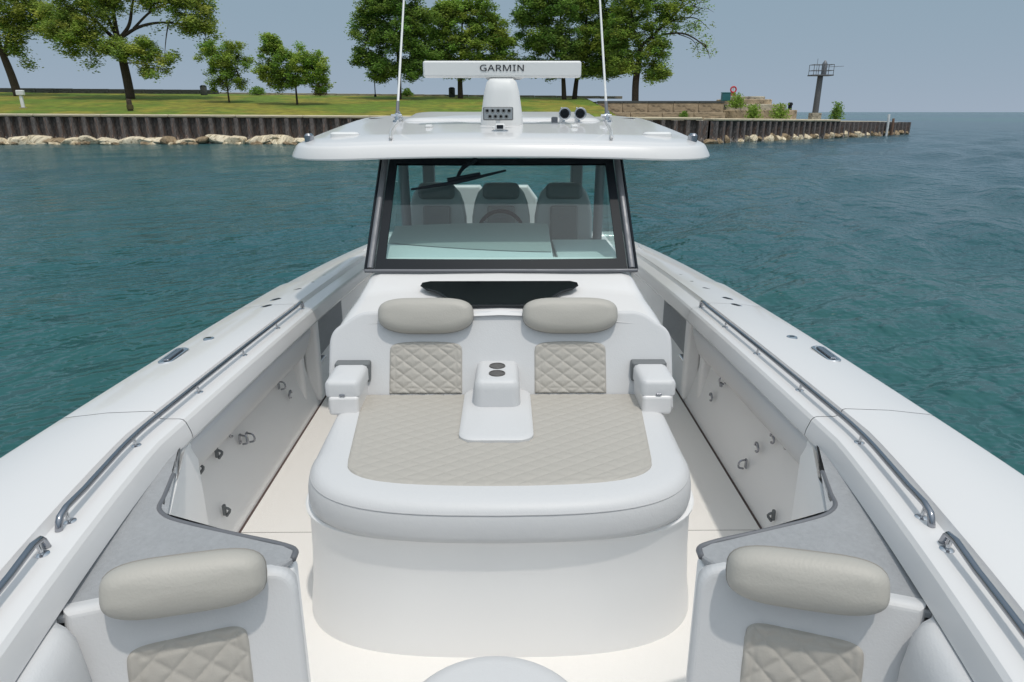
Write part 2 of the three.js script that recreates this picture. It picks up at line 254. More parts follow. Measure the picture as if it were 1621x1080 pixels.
// boulders along the foot of the wall
{
  const rt = fbm(97, 8, 5), rockTex = tex(512, (u, v) => { const a = rt(u, v), b = nC(u, v), d = sm(0.52, 0.7, nB(u, v)); return [0.97, 0.92, 0.82].map((c, i) => c * (0.78 + 0.30 * a) * (0.85 + 0.3 * b) * (1 - d * [0.25, 0.28, 0.34][i])); }, true, 0.5);
  const rockMats = [[1.0, 0.98, 0.95], [0.9, 0.88, 0.84], [0.97, 0.93, 0.86], [0.45, 0.38, 0.31]].map(c => std({ color: rgb(...c), map: rockTex, roughness: 0.9, bumpMap: rep(gritTex, 0.7), bumpScale: 0.03 }));
  const r = rng(101);
  const rockGeo = (w, h, d, seed) => { const q = rng(seed), cuts = []; for (let i = 0; i < 13; i++) cuts.push([V(q() - 0.5, (q() - 0.5) * 0.9, q() - 0.5).normalize(), 0.66 + 0.26 * q()]);
    const g = mergeVertices(new THREE.IcosahedronGeometry(1, 3).deleteAttribute('uv').deleteAttribute('normal')), p = g.attributes.position;
    for (let i = 0; i < p.count; i++) { const v = V(p.getX(i), p.getY(i), p.getZ(i)); v.set(Math.sign(v.x) * Math.pow(Math.abs(v.x), 0.6), Math.sign(v.y) * Math.pow(Math.abs(v.y), 0.6), Math.sign(v.z) * Math.pow(Math.abs(v.z), 0.6)); for (const [n, k] of cuts) { const e = v.dot(n) - k; if (e > 0) v.addScaledVector(n, -e); } p.setXYZ(i, v.x * w / 2, v.y * h / 2, v.z * d / 2); }
    g.setAttribute('uv', new THREE.Float32BufferAttribute(Array.from({ length: p.count }, (_, i) => [p.getX(i) + p.getZ(i), p.getY(i) + p.getZ(i)]).flat(), 2)); return crease(g, 0.5); };
  const tag = (x, z, w, h, d, y, m, side) => { const g = rockGeo(w, h, d, Math.floor(r() * 1e6)), o = new THREE.Mesh(g, rockMats[m]); o.name = numbered('boulder'); o.rotation.set((r() - 0.5) * 0.25, (r() - 0.5) * 0.9, (r() - 0.5) * 0.22); o.position.set(x, y, z); o.castShadow = o.receiveShadow = true;
    const small = w < 1.2, look = (small ? 'small ' : 'large ') + (m === 3 ? 'dark brown' : 'pale cream'); o.userData = { label: `${look} limestone boulder ` + (side ? 'at the foot of the pier piling on the right' : 'at the water line below the lawn seawall'), category: 'boulder', group: `${look} boulders ` + (side ? 'along the pier' : 'along the lawn seawall') }; scene.add(o); };
  for (let x = -51; x < 18; x += 1.15 + r() * 0.9) { const w = 1.5 + r() * 1.5; tag(x, -66.1 - r() * 0.35, w * 1.1, 0.7 + r() * 0.65, 1.2 + r() * 0.7, WL + 0.06 + r() * 0.32, r() < 0.12 ? 3 : Math.floor(r() * 3), 0); for (let k = 0; k < 2; k++) if (r() < 0.7) tag(x + r() * 1.2, -65.3 + r() * 0.3, 0.4 + r() * 0.9, 0.3 + r() * 0.3, 0.7, WL + 0.02, r() < 0.4 ? 3 : 2, 0); }
  for (let t = 0.02; t < 0.99; t += 0.016 + r() * 0.03) { const x = lerp(19, 53.5, t), z = lerp(-67.2, -96, t), s = 0.7 + r() * 1.1; tag(x - 0.9 * 0.64, z + 1.2 * 0.77, s, 0.5 + r() * 0.7, 0.9, WL + 0.05 + r() * 0.2, r() < 0.6 ? 3 : 2, 1); }
}

// ------------------------------------------------------------ trees
const barkMat = std({ color: 0xffffff, map: tex(256, (u, v) => { const a = nC(u * 2, v * 0.5), b = nB(u, v); return [0.30, 0.255, 0.215].map(c => c * (0.5 + 0.9 * a) * (0.8 + 0.4 * b)); }, true, 1), roughness: 0.95 });
const leafMat = std({ color: 0xffffff, vertexColors: true, roughness: 1, transmission: 0.42, thickness: 0, specularIntensity: 0.3 });
const K = 0.0805; // tree measures below are in units of 8 cm
function tree(name, label, pos, seed, { limbs, blobs, tint = [0.075, 0.135, 0.028], leaf = 0.23, per = 55, spread = 0.55, twigs = 7 }) {
  const r = rng(seed), t = thing(name, label, 'tree', pos, 'trees on the lawn'), gs = () => (r() + r() + r() - 1.5) * 1.15, P = (x, y, z = 0) => V(pos[0] + x * K, pos[1] + y * K, pos[2] + z * K);
  const wood = limbs.map(([pts, r0, r1]) => tube(pts.map(p => P(...p)), [r0 * 0.8, (r0 * 0.5 + r1 * 0.35), r1 * 0.85], 9, 6));
  const tips = limbs.flatMap(([pts]) => { const c = new THREE.CatmullRomCurve3(pts.map(p => P(...p))); return [0.55, 0.75, 1].map(q => c.getPoint(q)); });
  const pos_ = [], col = [], c0 = V(0, 0, 0);
  for (const [bx, by, bz, rx, ry, rz, n, dens = 1] of blobs) {
    const C = P(bx, by, bz), near = tips.slice().sort((a, b) => a.distanceTo(C) - b.distanceTo(C))[0];
    if (twigs) wood.push(tube([near, near.clone().lerp(C, 0.55).add(V(0, 0.25, 0)), C], [0.09, 0.06, 0.03], 5, 3));
    for (let i = 0; i < n * 1.35; i++) {
      const d = V(gs(), gs(), gs()).normalize(), q = Math.pow(r(), 0.42), c = V(C.x + d.x * q * rx * K * 1.08, C.y + d.y * q * ry * K * 1.08, C.z + d.z * q * rz * K * 1.08);
      const bright = 0.72 + 0.55 * r(), warm = 0.85 + 0.4 * r();
      if (twigs && i % twigs === 0) wood.push(tube([C, C.clone().lerp(c, 0.5).add(V(gs() * 0.2, 0.15, gs() * 0.2)), c], [0.045, 0.03, 0.012], 4, 2));
      const m = Math.round(2.3 * per * dens * (0.6 + 0.8 * r())), sp = spread * (0.7 + 0.6 * r());
      for (let k = 0; k < m; k++) {
        const x = c.x + gs() * sp * 1.1, y = c.y + gs() * sp * 0.75 - 0.1, z = c.z + gs() * sp, s = leaf * (0.6 + 0.8 * r()), a = r() * 6.28, tilt = (r() - 0.5) * 2.4, tw = r() * 6.28;
        // a leaf spray: pointed four-sided face
        const ux = Math.cos(a), uz = Math.sin(a), vx = -uz * Math.cos(tilt), vy = Math.sin(tilt), vz = ux * Math.cos(tilt), droop = -0.3 * s * Math.sin(tw);
        const A = [x - ux * s * 0.6, y, z - uz * s * 0.6], B = [x + vx * s * 0.34, y + vy * s * 0.34 + droop * 0.3, z + vz * s * 0.34], D = [x + ux * s * 0.6, y + droop, z + uz * s * 0.6], E = [x - vx * s * 0.34, y - vy * s * 0.34 + droop * 0.3, z - vz * s * 0.34];
        pos_.push(...A, ...B, ...D, ...A, ...D, ...E);
        const f = bright * (0.8 + 0.4 * r()); for (let q2 = 0; q2 < 6; q2++) col.push(tint[0] * f * warm, tint[1] * f, tint[2] * f);
      }
    }
  }
  const g = new THREE.BufferGeometry(); g.setAttribute('position', new THREE.Float32BufferAttribute(pos_, 3)); g.setAttribute('color', new THREE.Float32BufferAttribute(col, 3)); g.setAttribute('uv', new THREE.Float32BufferAttribute(new Float32Array(pos_.length / 3 * 2), 2)); g.computeVertexNormals();
  part(t, 'trunk', merged(wood), barkMat); part(t, 'crown', g, leafMat); return t;
}
const MID = [0.27, 0.40, 0.068], DEEP = [0.20, 0.33, 0.060], OLIVE = [0.34, 0.44, 0.085];
const TY = (x, z) => lawnY(x, z) - 0.05;
tree('shade_tree', 'leaning tree with dark trunk at the left edge of the lawn', [-60.5, TY(-60.5, -92), -92], 1, { tint: OLIVE, per: 48, spread: 0.62,
  limbs: [[[[0, 0], [-4, 30], [-10, 60], [-16, 90]], 0.62, 0.32], [[[-9, 55], [0, 78], [14, 100], [40, 130]], 0.3, 0.1], [[[-14, 82], [-34, 105], [-62, 130]], 0.28, 0.08], [[[-14, 84], [-10, 120], [-4, 165]], 0.28, 0.08], [[[-8, 56], [8, 64], [20, 62]], 0.14, 0.04]],
  blobs: [[0, 108, 0, 34, 26, 34, 34], [38, 132, 5, 36, 24, 34, 34], [-40, 120, 0, 34, 30, 34, 30], [4, 160, 0, 55, 35, 50, 60], [-24, 84, 10, 16, 18, 18, 10, 0.8], [14, 70, 6, 14, 12, 12, 9, 0.8], [27, 50, 0, 8, 8, 8, 3, 0.6], [52, 98, 0, 20, 12, 18, 8, 0.5], [20, 88, 8, 24, 14, 20, 14, 0.9], [66, 118, 0, 22, 16, 20, 16, 0.9], [34, 104, 0, 24, 14, 22, 14, 0.8]] });
tree('shade_tree', 'wide spreading tree with forked trunk and open crown left of the two small trees', [-44.6, TY(-44.6, -88), -88], 2, { tint: OLIVE, per: 50, spread: 0.6,
  limbs: [[[[0, 0], [-1, 30], [-3, 60], [-5, 84]], 0.66, 0.42], [[[-4, 80], [-5, 105], [-4, 140], [-2, 180]], 0.34, 0.1], [[[-5, 78], [-22, 95], [-38, 112], [-60, 122]], 0.3, 0.08], [[[-3, 82], [14, 100], [24, 128], [40, 165]], 0.28, 0.08], [[[0, 84], [28, 98], [62, 104], [100, 100]], 0.26, 0.06], [[[20, 96], [48, 118], [76, 130], [104, 132]], 0.18, 0.05], [[[-6, 84], [-24, 130], [-70, 168]], 0.24, 0.06]],
  blobs: [[-62, 98, 16, 36, 20, 30, 44], [-40, 82, 22, 26, 14, 24, 22], [-78, 122, 0, 34, 20, 34, 30], [-30, 148, 0, 50, 22, 44, 44], [30, 152, 0, 46, 20, 44, 44], [82, 148, 0, 46, 22, 40, 44], [110, 112, 0, 30, 22, 28, 32], [124, 86, 4, 16, 22, 16, 14, 0.8], [26, 68, 26, 34, 15, 26, 36, 1.1], [48, 42, 26, 26, 12, 18, 14, 0.9], [2, 70, 28, 20, 9, 16, 14], [-4, 190, 0, 90, 34, 60, 90], [80, 100, -6, 34, 9, 26, 10, 0.5], [-18, 112, 18, 20, 16, 20, 14, 0.8], [-44, 56, 10, 14, 14, 12, 6, 0.5], [-96, 96, 0, 22, 16, 22, 16, 0.9], [-8, 128, 6, 34, 14, 26, 20, 0.7], [58, 128, 4, 34, 12, 26, 18, 0.6], [66, 58, 16, 18, 12, 14, 10, 0.8], [-66, 74, 10, 24, 12, 18, 14, 0.8], [110, 136, 0, 26, 18, 24, 18]] });
tree('young_tree', 'small round young tree just right of the wide spreading tree', [-31.1, TY(-31.1, -83), -83], 3, { tint: MID, leaf: 0.17, per: 60, spread: 0.40, twigs: 5,
  limbs: [[[[0, 0], [0, 20], [1, 44]], 0.13, 0.05], [[[0, 22], [-14, 40], [-20, 60]], 0.06, 0.02], [[[0, 24], [14, 40], [22, 62]], 0.06, 0.02]],
  blobs: [[-14, 62, 0, 22, 18, 20, 26], [16, 62, 0, 20, 20, 20, 26], [2, 40, 0, 28, 18, 24, 30], [-8, 24, 2, 18, 7, 14, 8, 0.8], [20, 26, 0, 10, 6, 10, 5, 0.8]] });
tree('young_tree', 'small bright green young tree nearest the seawall left of the hardtop', [-22.9, TY(-22.9, -81), -81], 4, { tint: [0.26, 0.39, 0.06], leaf: 0.18, per: 62, spread: 0.42, twigs: 5,
  limbs: [[[[0, 0], [0, 22], [1, 56]], 0.15, 0.05], [[[0, 24], [-18, 46], [-28, 76]], 0.07, 0.02], [[[0, 26], [18, 44], [30, 60]], 0.07, 0.02]],
  blobs: [[-26, 70, 0, 18, 20, 18, 24], [-30, 46, 2, 20, 16, 18, 22], [2, 54, 4, 28, 22, 24, 40], [28, 48, 0, 20, 20, 18, 28], [-4, 30, 6, 30, 11, 20, 22], [34, 28, 0, 12, 10, 10, 8, 0.8], [-28, 80, 0, 10, 12, 9, 8]] });
tree('shade_tree', 'tall dense dark tree behind the left antenna', [-13.2, TY(-13.2, -92), -92], 5, { tint: DEEP, per: 62, spread: 0.55,
  limbs: [[[[0, 0], [1, 40], [0, 90], [0, 190]], 0.34, 0.06], [[[0, 40], [-24, 60], [-50, 76]], 0.14, 0.03], [[[0, 44], [24, 64], [44, 80]], 0.14, 0.03], [[[0, 90], [-24, 120], [-44, 140]], 0.12, 0.03], [[[0, 90], [24, 120], [40, 150]], 0.12, 0.03]],
  blobs: [[-46, 62, 0, 26, 14, 26, 28], [-20, 42, 8, 26, 14, 22, 30], [18, 44, 8, 28, 16, 24, 34], [38, 66, 0, 22, 20, 22, 26], [-36, 96, 0, 30, 20, 28, 36], [10, 90, 16, 36, 26, 24, 50], [36, 112, 0, 24, 26, 26, 34], [-28, 134, 0, 28, 22, 26, 34], [0, 140, 10, 34, 26, 28, 46], [10, 178, 0, 36, 26, 30, 46], [-52, 116, 0, 12, 10, 10, 8, 0.8]] });
tree('shade_tree', 'broad green tree directly behind the radar bar', [-5.8, TY(-5.8, -95), -95], 6, { tint: MID, per: 60, spread: 0.55,
  limbs: [[[[0, 0], [0, 30], [2, 60], [6, 120]], 0.46, 0.1], [[[0, 36], [-20, 62], [-36, 90]], 0.16, 0.03], [[[1, 40], [30, 64], [60, 80]], 0.16, 0.03]],
  blobs: [[-32, 62, 0, 26, 16, 24, 30], [0, 46, 8, 34, 12, 24, 32], [44, 50, 4, 32, 14, 24, 32], [70, 72, 0, 18, 24, 20, 26], [-24, 96, 0, 32, 24, 28, 42], [16, 84, 16, 36, 26, 22, 52], [54, 100, 0, 28, 24, 26, 40], [20, 130, 0, 44, 22, 34, 56], [-20, 126, 0, 24, 18, 24, 26]] });
tree('shade_tree', 'dense tree with slim trunk, left of the close pair behind the horn', [7.6, TY(7.6, -95), -95], 7, { tint: DEEP, per: 62, spread: 0.56,
  limbs: [[[[0, 0], [-2, 30], [-6, 70], [-10, 160]], 0.42, 0.08], [[[-4, 46], [-30, 70], [-50, 90]], 0.15, 0.03], [[[-4, 60], [-30, 100], [-50, 130]], 0.13, 0.03]],
  blobs: [[-56, 52, 0, 22, 14, 20, 22, 0.8], [-22, 46, 8, 26, 14, 22, 28], [6, 52, 10, 24, 16, 22, 28], [-46, 92, 0, 28, 22, 26, 36], [-12, 88, 14, 34, 26, 22, 48], [-50, 136, 0, 28, 24, 26, 36], [-10, 136, 8, 36, 28, 28, 52], [-30, 176, 0, 44, 26, 34, 50], [-66, 118, 0, 16, 14, 14, 12]] });
tree('shade_tree', 'dense tree with slim trunk, right of the close pair behind the horn', [9.1, TY(9.1, -97), -97], 8, { tint: MID, per: 62, spread: 0.56,
  limbs: [[[[0, 0], [3, 30], [10, 70], [20, 160]], 0.44, 0.08], [[[4, 46], [30, 60], [54, 70]], 0.15, 0.03], [[[8, 60], [36, 90], [60, 110]], 0.13, 0.03]],
  blobs: [[14, 50, 8, 24, 14, 20, 24], [46, 46, 6, 28, 16, 22, 30], [60, 76, 0, 24, 22, 22, 28], [28, 88, 14, 34, 26, 22, 48], [60, 116, 0, 26, 24, 24, 32], [70, 60, 6, 22, 18, 20, 20], [0, 76, 10, 26, 18, 22, 22], [24, 136, 0, 36, 28, 28, 50], [40, 174, 0, 44, 26, 34, 50]] });
tree('shade_tree', 'tree with thick dark trunk and bare drooping twigs above the concrete wall', [16.4, 1.47 + 2.0, -92.5], 9, { tint: MID, per: 54, spread: 0.55,
  limbs: [[[[0, -8], [-1, 30], [2, 60], [4, 84]], 0.56, 0.36], [[[3, 78], [-10, 110], [-16, 170]], 0.26, 0.06], [[[3, 80], [30, 104], [58, 132], [76, 170]], 0.26, 0.05], [[[6, 84], [34, 96], [70, 98], [104, 78], [112, 62]], 0.18, 0.02], [[[20, 96], [50, 116], [84, 120], [108, 104]], 0.14, 0.02], [[[40, 112], [70, 140], [96, 150]], 0.12, 0.02], [[[60, 98], [84, 88], [96, 66]], 0.07, 0.015], [[[70, 118], [96, 134], [112, 128]], 0.06, 0.015], [[[0, 50], [-20, 62], [-40, 60]], 0.12, 0.03]],
  blobs: [[-22, 56, 6, 30, 18, 24, 32], [28, 46, 8, 20, 16, 18, 24, 1.1], [-26, 100, 0, 34, 28, 28, 46], [-14, 146, 0, 36, 32, 30, 52], [20, 78, 10, 24, 20, 20, 26], [34, 120, 0, 30, 24, 26, 36, 0.8], [54, 150, 0, 40, 24, 30, 34, 0.5], [84, 108, 0, 30, 16, 22, 16, 0.16], [102, 82, 0, 16, 18, 14, 12, 0.14], [80, 136, 0, 30, 18, 22, 16, 0.22]] });

// ------------------------------------------------------------ things on the shore
function bush(label, x, y, z, w, h, seed, tint = MID) { // stems and leaf sprays
  const r = rng(seed), t = thing('bush', label, 'bush', [x, y, z], 'bushes along the shore'), p = [], c = [], st = [];
  for (let i = 0; i < 9; i++) { const a = r() * 6.28, q = 0.3 + 0.6 * r(); st.push(tube([V(x, y, z), V(x + Math.cos(a) * w * 0.2, y + h * 0.4, z + Math.sin(a) * w * 0.2), V(x + Math.cos(a) * w * 0.45 * q, y + h * (0.6 + 0.3 * r()), z + Math.sin(a) * w * 0.4 * q)], [0.03, 0.02, 0.008], 4, 2)); }
  for (let i = 0; i < 900; i++) { const u = (r() + r() - 1), v = r() + r() - 1, q = Math.pow(r(), 0.8), X = x + u * w * 0.55 * (1 - 0.5 * q * q), Y = y + 0.05 + q * h * (0.8 + 0.3 * Math.sin(u * 9 + seed)), Z = z + v * w * 0.5, s = 0.16 * (0.6 + 0.8 * r()), a = r() * 6.28, b = r() * 1.4, f = 0.6 + 0.8 * r();
    p.push(X, Y, Z, X + Math.cos(a) * s, Y + s * b, Z + Math.sin(a) * s, X - Math.sin(a) * s * 0.6, Y + s * 0.7, Z + Math.cos(a) * s * 0.6); for (let k = 0; k < 3; k++) c.push(...tint.map(q2 => q2 * f)); }
  const g = new THREE.BufferGeometry(); g.setAttribute('position', new THREE.Float32BufferAttribute(p, 3)); g.setAttribute('color', new THREE.Float32BufferAttribute(c, 3)); g.setAttribute('uv', new THREE.Float32BufferAttribute(new Float32Array(p.length / 3 * 2), 2)); g.computeVertexNormals();
  part(t, 'stem', merged(st), barkMat); part(t, 'foliage', g, leafMat);
}
{
  // low wall along the back of the lawn, in lengths
  const w = thing('breakwater_wall', 'long low dark wall along the back of the lawn on the left', 'wall', [-60, lawnY(-60, -100), -100]);
  for (let x = -90; x < -41; x += 2.44) part(w, 'wall_block', rbox(2.4, 0.62 + 0.05 * R0(), 0.5, 0.04, x + 1.2, lawnY(x + 1.2, -100) + 0.22, -100 + 0.04 * R0(), 2), M.concDark);
  const k = thing('curb', 'thin pale concrete curb along the back edge of the lawn', 'curb', [-15, lawnY(-15, -100.6), -100.6]);
  for (let x = -41; x < 14; x += 3.0) part(k, 'curb_stone', rbox(2.96, 0.34, 0.5, 0.03, x + 1.5, lawnY(x + 1.5, -100.6) + 0.08, -100.6, 2), M.conc);
  // white service pedestal near the wall
  const s = thing('service_pedestal', 'white dock service pedestal with wide head on the lawn edge', 'pedestal', [-48.4, lawnY(-48.4, -74), -74]), y = lawnY(-48.4, -74);
  part(s, 'post', loft(rr(0.3, 0.24, 0.06, 4, -48.4, -74), [[0, y - 0.1], [0, y + 1.1], [0.05, y + 1.25]]), M.plasticWhite); part(s, 'head', rbox(0.72, 0.5, 0.4, 0.08, -48.4, y + 1.45, -74), M.plasticWhite); part(s, 'base_plate', rbox(0.5, 0.08, 0.5, 0.02, -48.4, y + 0.03, -74), M.conc);
  // weathered post and stump in front of the spreading tree
  const st = thing('mooring_post', 'short brown wooden post at the lawn edge below the spreading tree', 'post', [-36.7, lawnY(-36.7, -72), -72]), y2 = lawnY(-36.7, -72);
  part(st, 'post', tube([V(-36.7, y2 - 0.2, -72), V(-36.72, y2 + 0.8, -72), V(-36.7, y2 + 1.1, -72)], [0.26, 0.24, 0.22], 10, 2), barkMat); part(st, 'collar', loft(circ(0.31, 20, -36.7, -72), [[0, y2 + 0.15], [0, y2 + 0.55], [0.04, y2 + 0.57]]), std({ color: rgb(0.09, 0.075, 0.03), roughness: 0.9 }));
  const bin = (x, z, label) => { const yy = lawnY(x, z), b = thing('litter_bin', label, 'bin', [x, yy, z]); part(b, 'drum', loft(circ(0.42, 20, x, z), [[0.05, yy - 0.05], [0, yy + 0.1], [0, yy + 1.0], [0.03, yy + 1.04]]), M.concDark); part(b, 'lid', loft(circ(0.44, 20, x, z), [[0, yy + 1.05], [0.02, yy + 1.12], [0.2, yy + 1.26]]), M.black); };
  bin(-39.5, -97, 'dark litter bin on the crest of the lawn left of the young trees'); bin(-7.1, -98, 'dark litter bin beside the trunk behind the radar pedestal');
  bush('small dark bush on the lawn crest between the two young trees', -33.0, lawnY(-33, -98.5), -98.5, 2.4, 0.9, 21, DEEP);
  bush('reddish brown bush on the lawn crest behind the bright young tree', -24.6, lawnY(-24.6, -98), -98, 2.0, 1.4, 22, [0.11, 0.08, 0.03]);
  bush('low bush on the lawn crest right of the left antenna', -13.2, lawnY(-13.2, -99), -99, 1.8, 0.8, 23, DEEP);
  const lp = thing('lamp_post', 'thin dark park lamp post on the lawn crest left of the left antenna', 'lamp post', [-17.1, lawnY(-17.1, -97), -97]), y3 = lawnY(-17.1, -97);
  part(lp, 'pole', tube([V(-17.1, y3 - 0.1, -97), V(-17.1, y3 + 3.6, -97)], [0.07, 0.05], 8, 1), M.black); part(lp, 'lantern', loft(circ(0.2, 12, -17.1, -97), [[0.1, y3 + 3.6], [0, y3 + 3.75], [0.02, y3 + 4.1], [0.12, y3 + 4.2]]), M.black); part(lp, 'base', loft(circ(0.16, 12, -17.1, -97), [[0, y3 - 0.1], [0, y3 + 0.25], [0.08, y3 + 0.32]]), M.black);

  // concrete retaining wall of the pier head: panels with joints and a dark coping
  const rw = thing('retaining_wall', 'weathered tan concrete retaining wall beside the right antenna', 'wall', [18, 1.47, -84]);
  const panels = [[10.6, 13.4], [13.44, 16.3], [16.34, 19.2], [19.24, 22.1], [22.14, 25.0]];
  panels.forEach(([a, b], i) => part(rw, 'wall_panel', rbox(b - a, 1.75, 0.6, 0.03, (a + b) / 2, 1.47 + 0.86, -84 + 0.02 * (i % 2), 2), M.concTan));
  for (let x = 10.6; x < 25; x += 2.9) part(rw, 'coping', rbox(2.86, 0.26, 1.1, 0.03, x + 1.43, 1.47 + 1.87, -84.2, 2), M.concDark);
  for (let x = 10.6; x < 25; x += 3.6) part(rw, 'footing_block', rbox(3.55, 0.75, 0.9, 0.04, x + 1.78, 1.47 + 0.37, -83.1, 2), M.concTan);
  structure('upper_terrace', grid(20, 4, (u, v) => [lerp(10.6, 25.2, u), 3.42, lerp(-84.5, -97, v)], (u, v, p) => [p[0], p[2]]), M.conc);
  // stepped concrete pier head
  const ph = thing('stepped_platform', 'stepped concrete platform with rounded top tier on the pier head', 'platform', [30, 1.4, -88]);
  [[29.6, 1.35, 1.15, 10.5, 6.5, M.concTan], [29.2, 2.4, 0.75, 8.6, 5.2, M.conc], [28.8, 3.1, 0.6, 6.2, 4.2, M.concTan], [28.9, 3.62, 0.42, 4.4, 3.2, M.conc]].forEach(([x, y0, h, a, d, m]) => part(ph, 'step', loft(rr(a, d, Math.min(a, d) * 0.35, 8, x, -88.5), [[0, y0], [0, y0 + h - 0.06], [0.06, y0 + h]]), m));
  bush('leafy bush against the end of the tan concrete wall', 26.4, 2.6, -83.6, 2.2, 1.5, 31); bush('narrow bush on the promenade in front of the stepped platform', 28.0, 1.42, -82.3, 1.9, 1.5, 32); bush('wide low bush on the promenade right of the narrow bush', 31.4, 1.36, -83.4, 2.4, 1.6, 33); bush('lone round bush at the foot of the light tower', 40.3, 1.25, -88.6, 1.8, 1.9, 34, DEEP); bush('weedy tuft growing at the base of the tan concrete wall', 20.2, 1.45, -82.4, 1.0, 0.7, 35, DEEP);
  const tb = thing('storage_box', 'teal box on the concrete wall beside the red ring', 'box', [25.9, 3.5, -88]); part(tb, 'body', rbox(0.95, 0.85, 0.7, 0.06, 25.7, 3.92, -85.6), std({ color: rgb(0.03, 0.15, 0.17), roughness: 0.5 })); part(tb, 'lid', rbox(1.02, 0.1, 0.76, 0.04, 25.7, 4.4, -85.6), std({ color: rgb(0.035, 0.17, 0.19), roughness: 0.5 }));
  tb.position.set(0, 0, 0); tb.children.forEach(c => c.geometry.translate(25.9, 3.5, -88));
  const lr = thing('life_ring_stand', 'red life ring on a short post on the pier head', 'life ring', [27.3, 4.0, -88.2]);
  part(lr, 'post', tube([V(27.3, 3.95, -88.25), V(27.3, 5.1, -88.25)], [0.05], 8, 1), M.plasticWhite); { const tg = new THREE.TorusGeometry(0.32, 0.09, 10, 28); tg.translate(27.3, 4.82, -88.12); part(lr, 'ring', tg, std({ color: rgb(0.55, 0.03, 0.04), roughness: 0.5 })); } part(lr, 'backboard', rbox(0.6, 0.5, 0.05, 0.02, 27.3, 4.35, -88.2, 2), std({ color: rgb(0.5, 0.06, 0.06), roughness: 0.6 }));
  // harbour light tower
  const tx = 37.6, tz = -88.4, tw = thing('light_tower', 'slim grey harbour light tower with railed platform on the pier', 'tower', [tx, 1.24, tz]);
  part(tw, 'footing', rbox(1.15, 0.95, 1.15, 0.05, tx, 1.24 + 0.45, tz), M.conc);
  const gm = std({ color: rgb(0.12, 0.12, 0.125), roughness: 0.6 }); part(tw, 'pole', tube([V(tx, 2.1, tz), V(tx + 0.05, 6.35, tz)], [0.36, 0.32], 12, 1), gm); part(tw, 'platform', rbox(2.5, 0.14, 1.6, 0.03, tx + 0.05, 6.42, tz), gm);
  for (const [dx, dz] of [[-1.15, -0.7], [-1.15, 0.7], [0, 0.7], [1.2, 0.7], [1.2, -0.7], [0, -0.7], [-0.6, 0.7], [0.6, 0.7]]) part(tw, 'railing_post', tube([V(tx + 0.05 + dx, 6.45, tz + dz), V(tx + 0.05 + dx, 7.6, tz + dz)], [0.035], 6, 1), gm);
  for (const h of [6.95, 7.6]) { const lp2 = [[-1.15, -0.7], [-1.15, 0.7], [1.2, 0.7], [1.2, -0.7], [-1.15, -0.7]]; for (let i = 0; i < 4; i++) part(tw, 'rail', tube([V(tx + 0.05 + lp2[i][0], h, tz + lp2[i][1]), V(tx + 0.05 + lp2[i + 1][0], h, tz + lp2[i + 1][1])], [0.03], 6, 1), gm); }
  part(tw, 'lantern', loft(circ(0.3, 14, tx + 0.4, tz), [[0, 6.5], [0, 7.7], [0.1, 7.9], [0.25, 8.1]]), M.alu); part(tw, 'antenna_arm', tube([V(tx + 0.4, 7.35, tz), V(tx + 2.7, 7.45, tz)], [0.03, 0.02], 6, 1), gm); part(tw, 'mast', tube([V(tx - 0.5, 6.5, tz), V(tx - 0.5, 8.3, tz)], [0.03, 0.02], 6, 1), gm);
  // small dark bollard and timber piles
  const bo = thing('bollard', 'small black mooring bollard on the lower step of the pier head', 'bollard', [33.9, 2.5, -87]); part(bo, 'post', loft(circ(0.26, 16, 33.9, -87.0), [[0, 2.45], [0.03, 2.5], [0.04, 3.0], [-0.05, 3.1], [0, 3.3], [0.12, 3.36]]), M.black);
  [[47.6, -90.2, 1.6, 'pale thin mooring pile near the tip of the pier'], [48.6, -90.9, 1.1, 'reddish timber mooring pile at the tip of the pier']].forEach(([x, z, h, l], i) => { const pl = thing('mooring_pile', l, 'pile', [x, WL, z]); part(pl, 'pile', tube([V(x, WL - 1, z), V(x + 0.05, WL + 1, z), V(x, WL + h + 0.9, z)], [0.16, 0.15, 0.14], 10, 2), i ? std({ color: rgb(0.22, 0.13, 0.09), roughness: 0.9 }) : M.plasticWhite); });
}

// ------------------------------------------------------------ THE BOAT
const boat = thing('motor_boat', 'white centre console motor boat with chrome rails filling the foreground', 'boat', [0, WL, -4]);
const G = z => { const s = Math.max(-3, -1 - z); return 1.04 - 0.018 * s - 0.0042 * s * s; };            // sheer height of the gunwale's outer edge
const XO = z => z < -2.6 ? 1.97 - 0.004 * (z + 2.6) ** 2 * (z < -6 ? 0.6 : 0) : 1.97 * Math.sqrt(Math.max(0, 1 - Math.pow((z + 2.6) / 4.4, 2.2))); // outer half beam
const XR = z => Math.min(XO(z) - 0.12, z < -2.6 ? lerp(1.42, 1.43, clamp((-2.6 - z) / 3)) : 1.42 - 0.115 * (z + 2.6) - 0.03 * (z + 2.6) ** 2); // rail line
const zr = (a, b, st) => { const n = Math.max(2, Math.round(Math.abs(b - a) / st)); return Array.from({ length: n + 1 }, (_, i) => lerp(a, b, i / n)); };
const BOWZ = 1.75, STERN = -10.2;
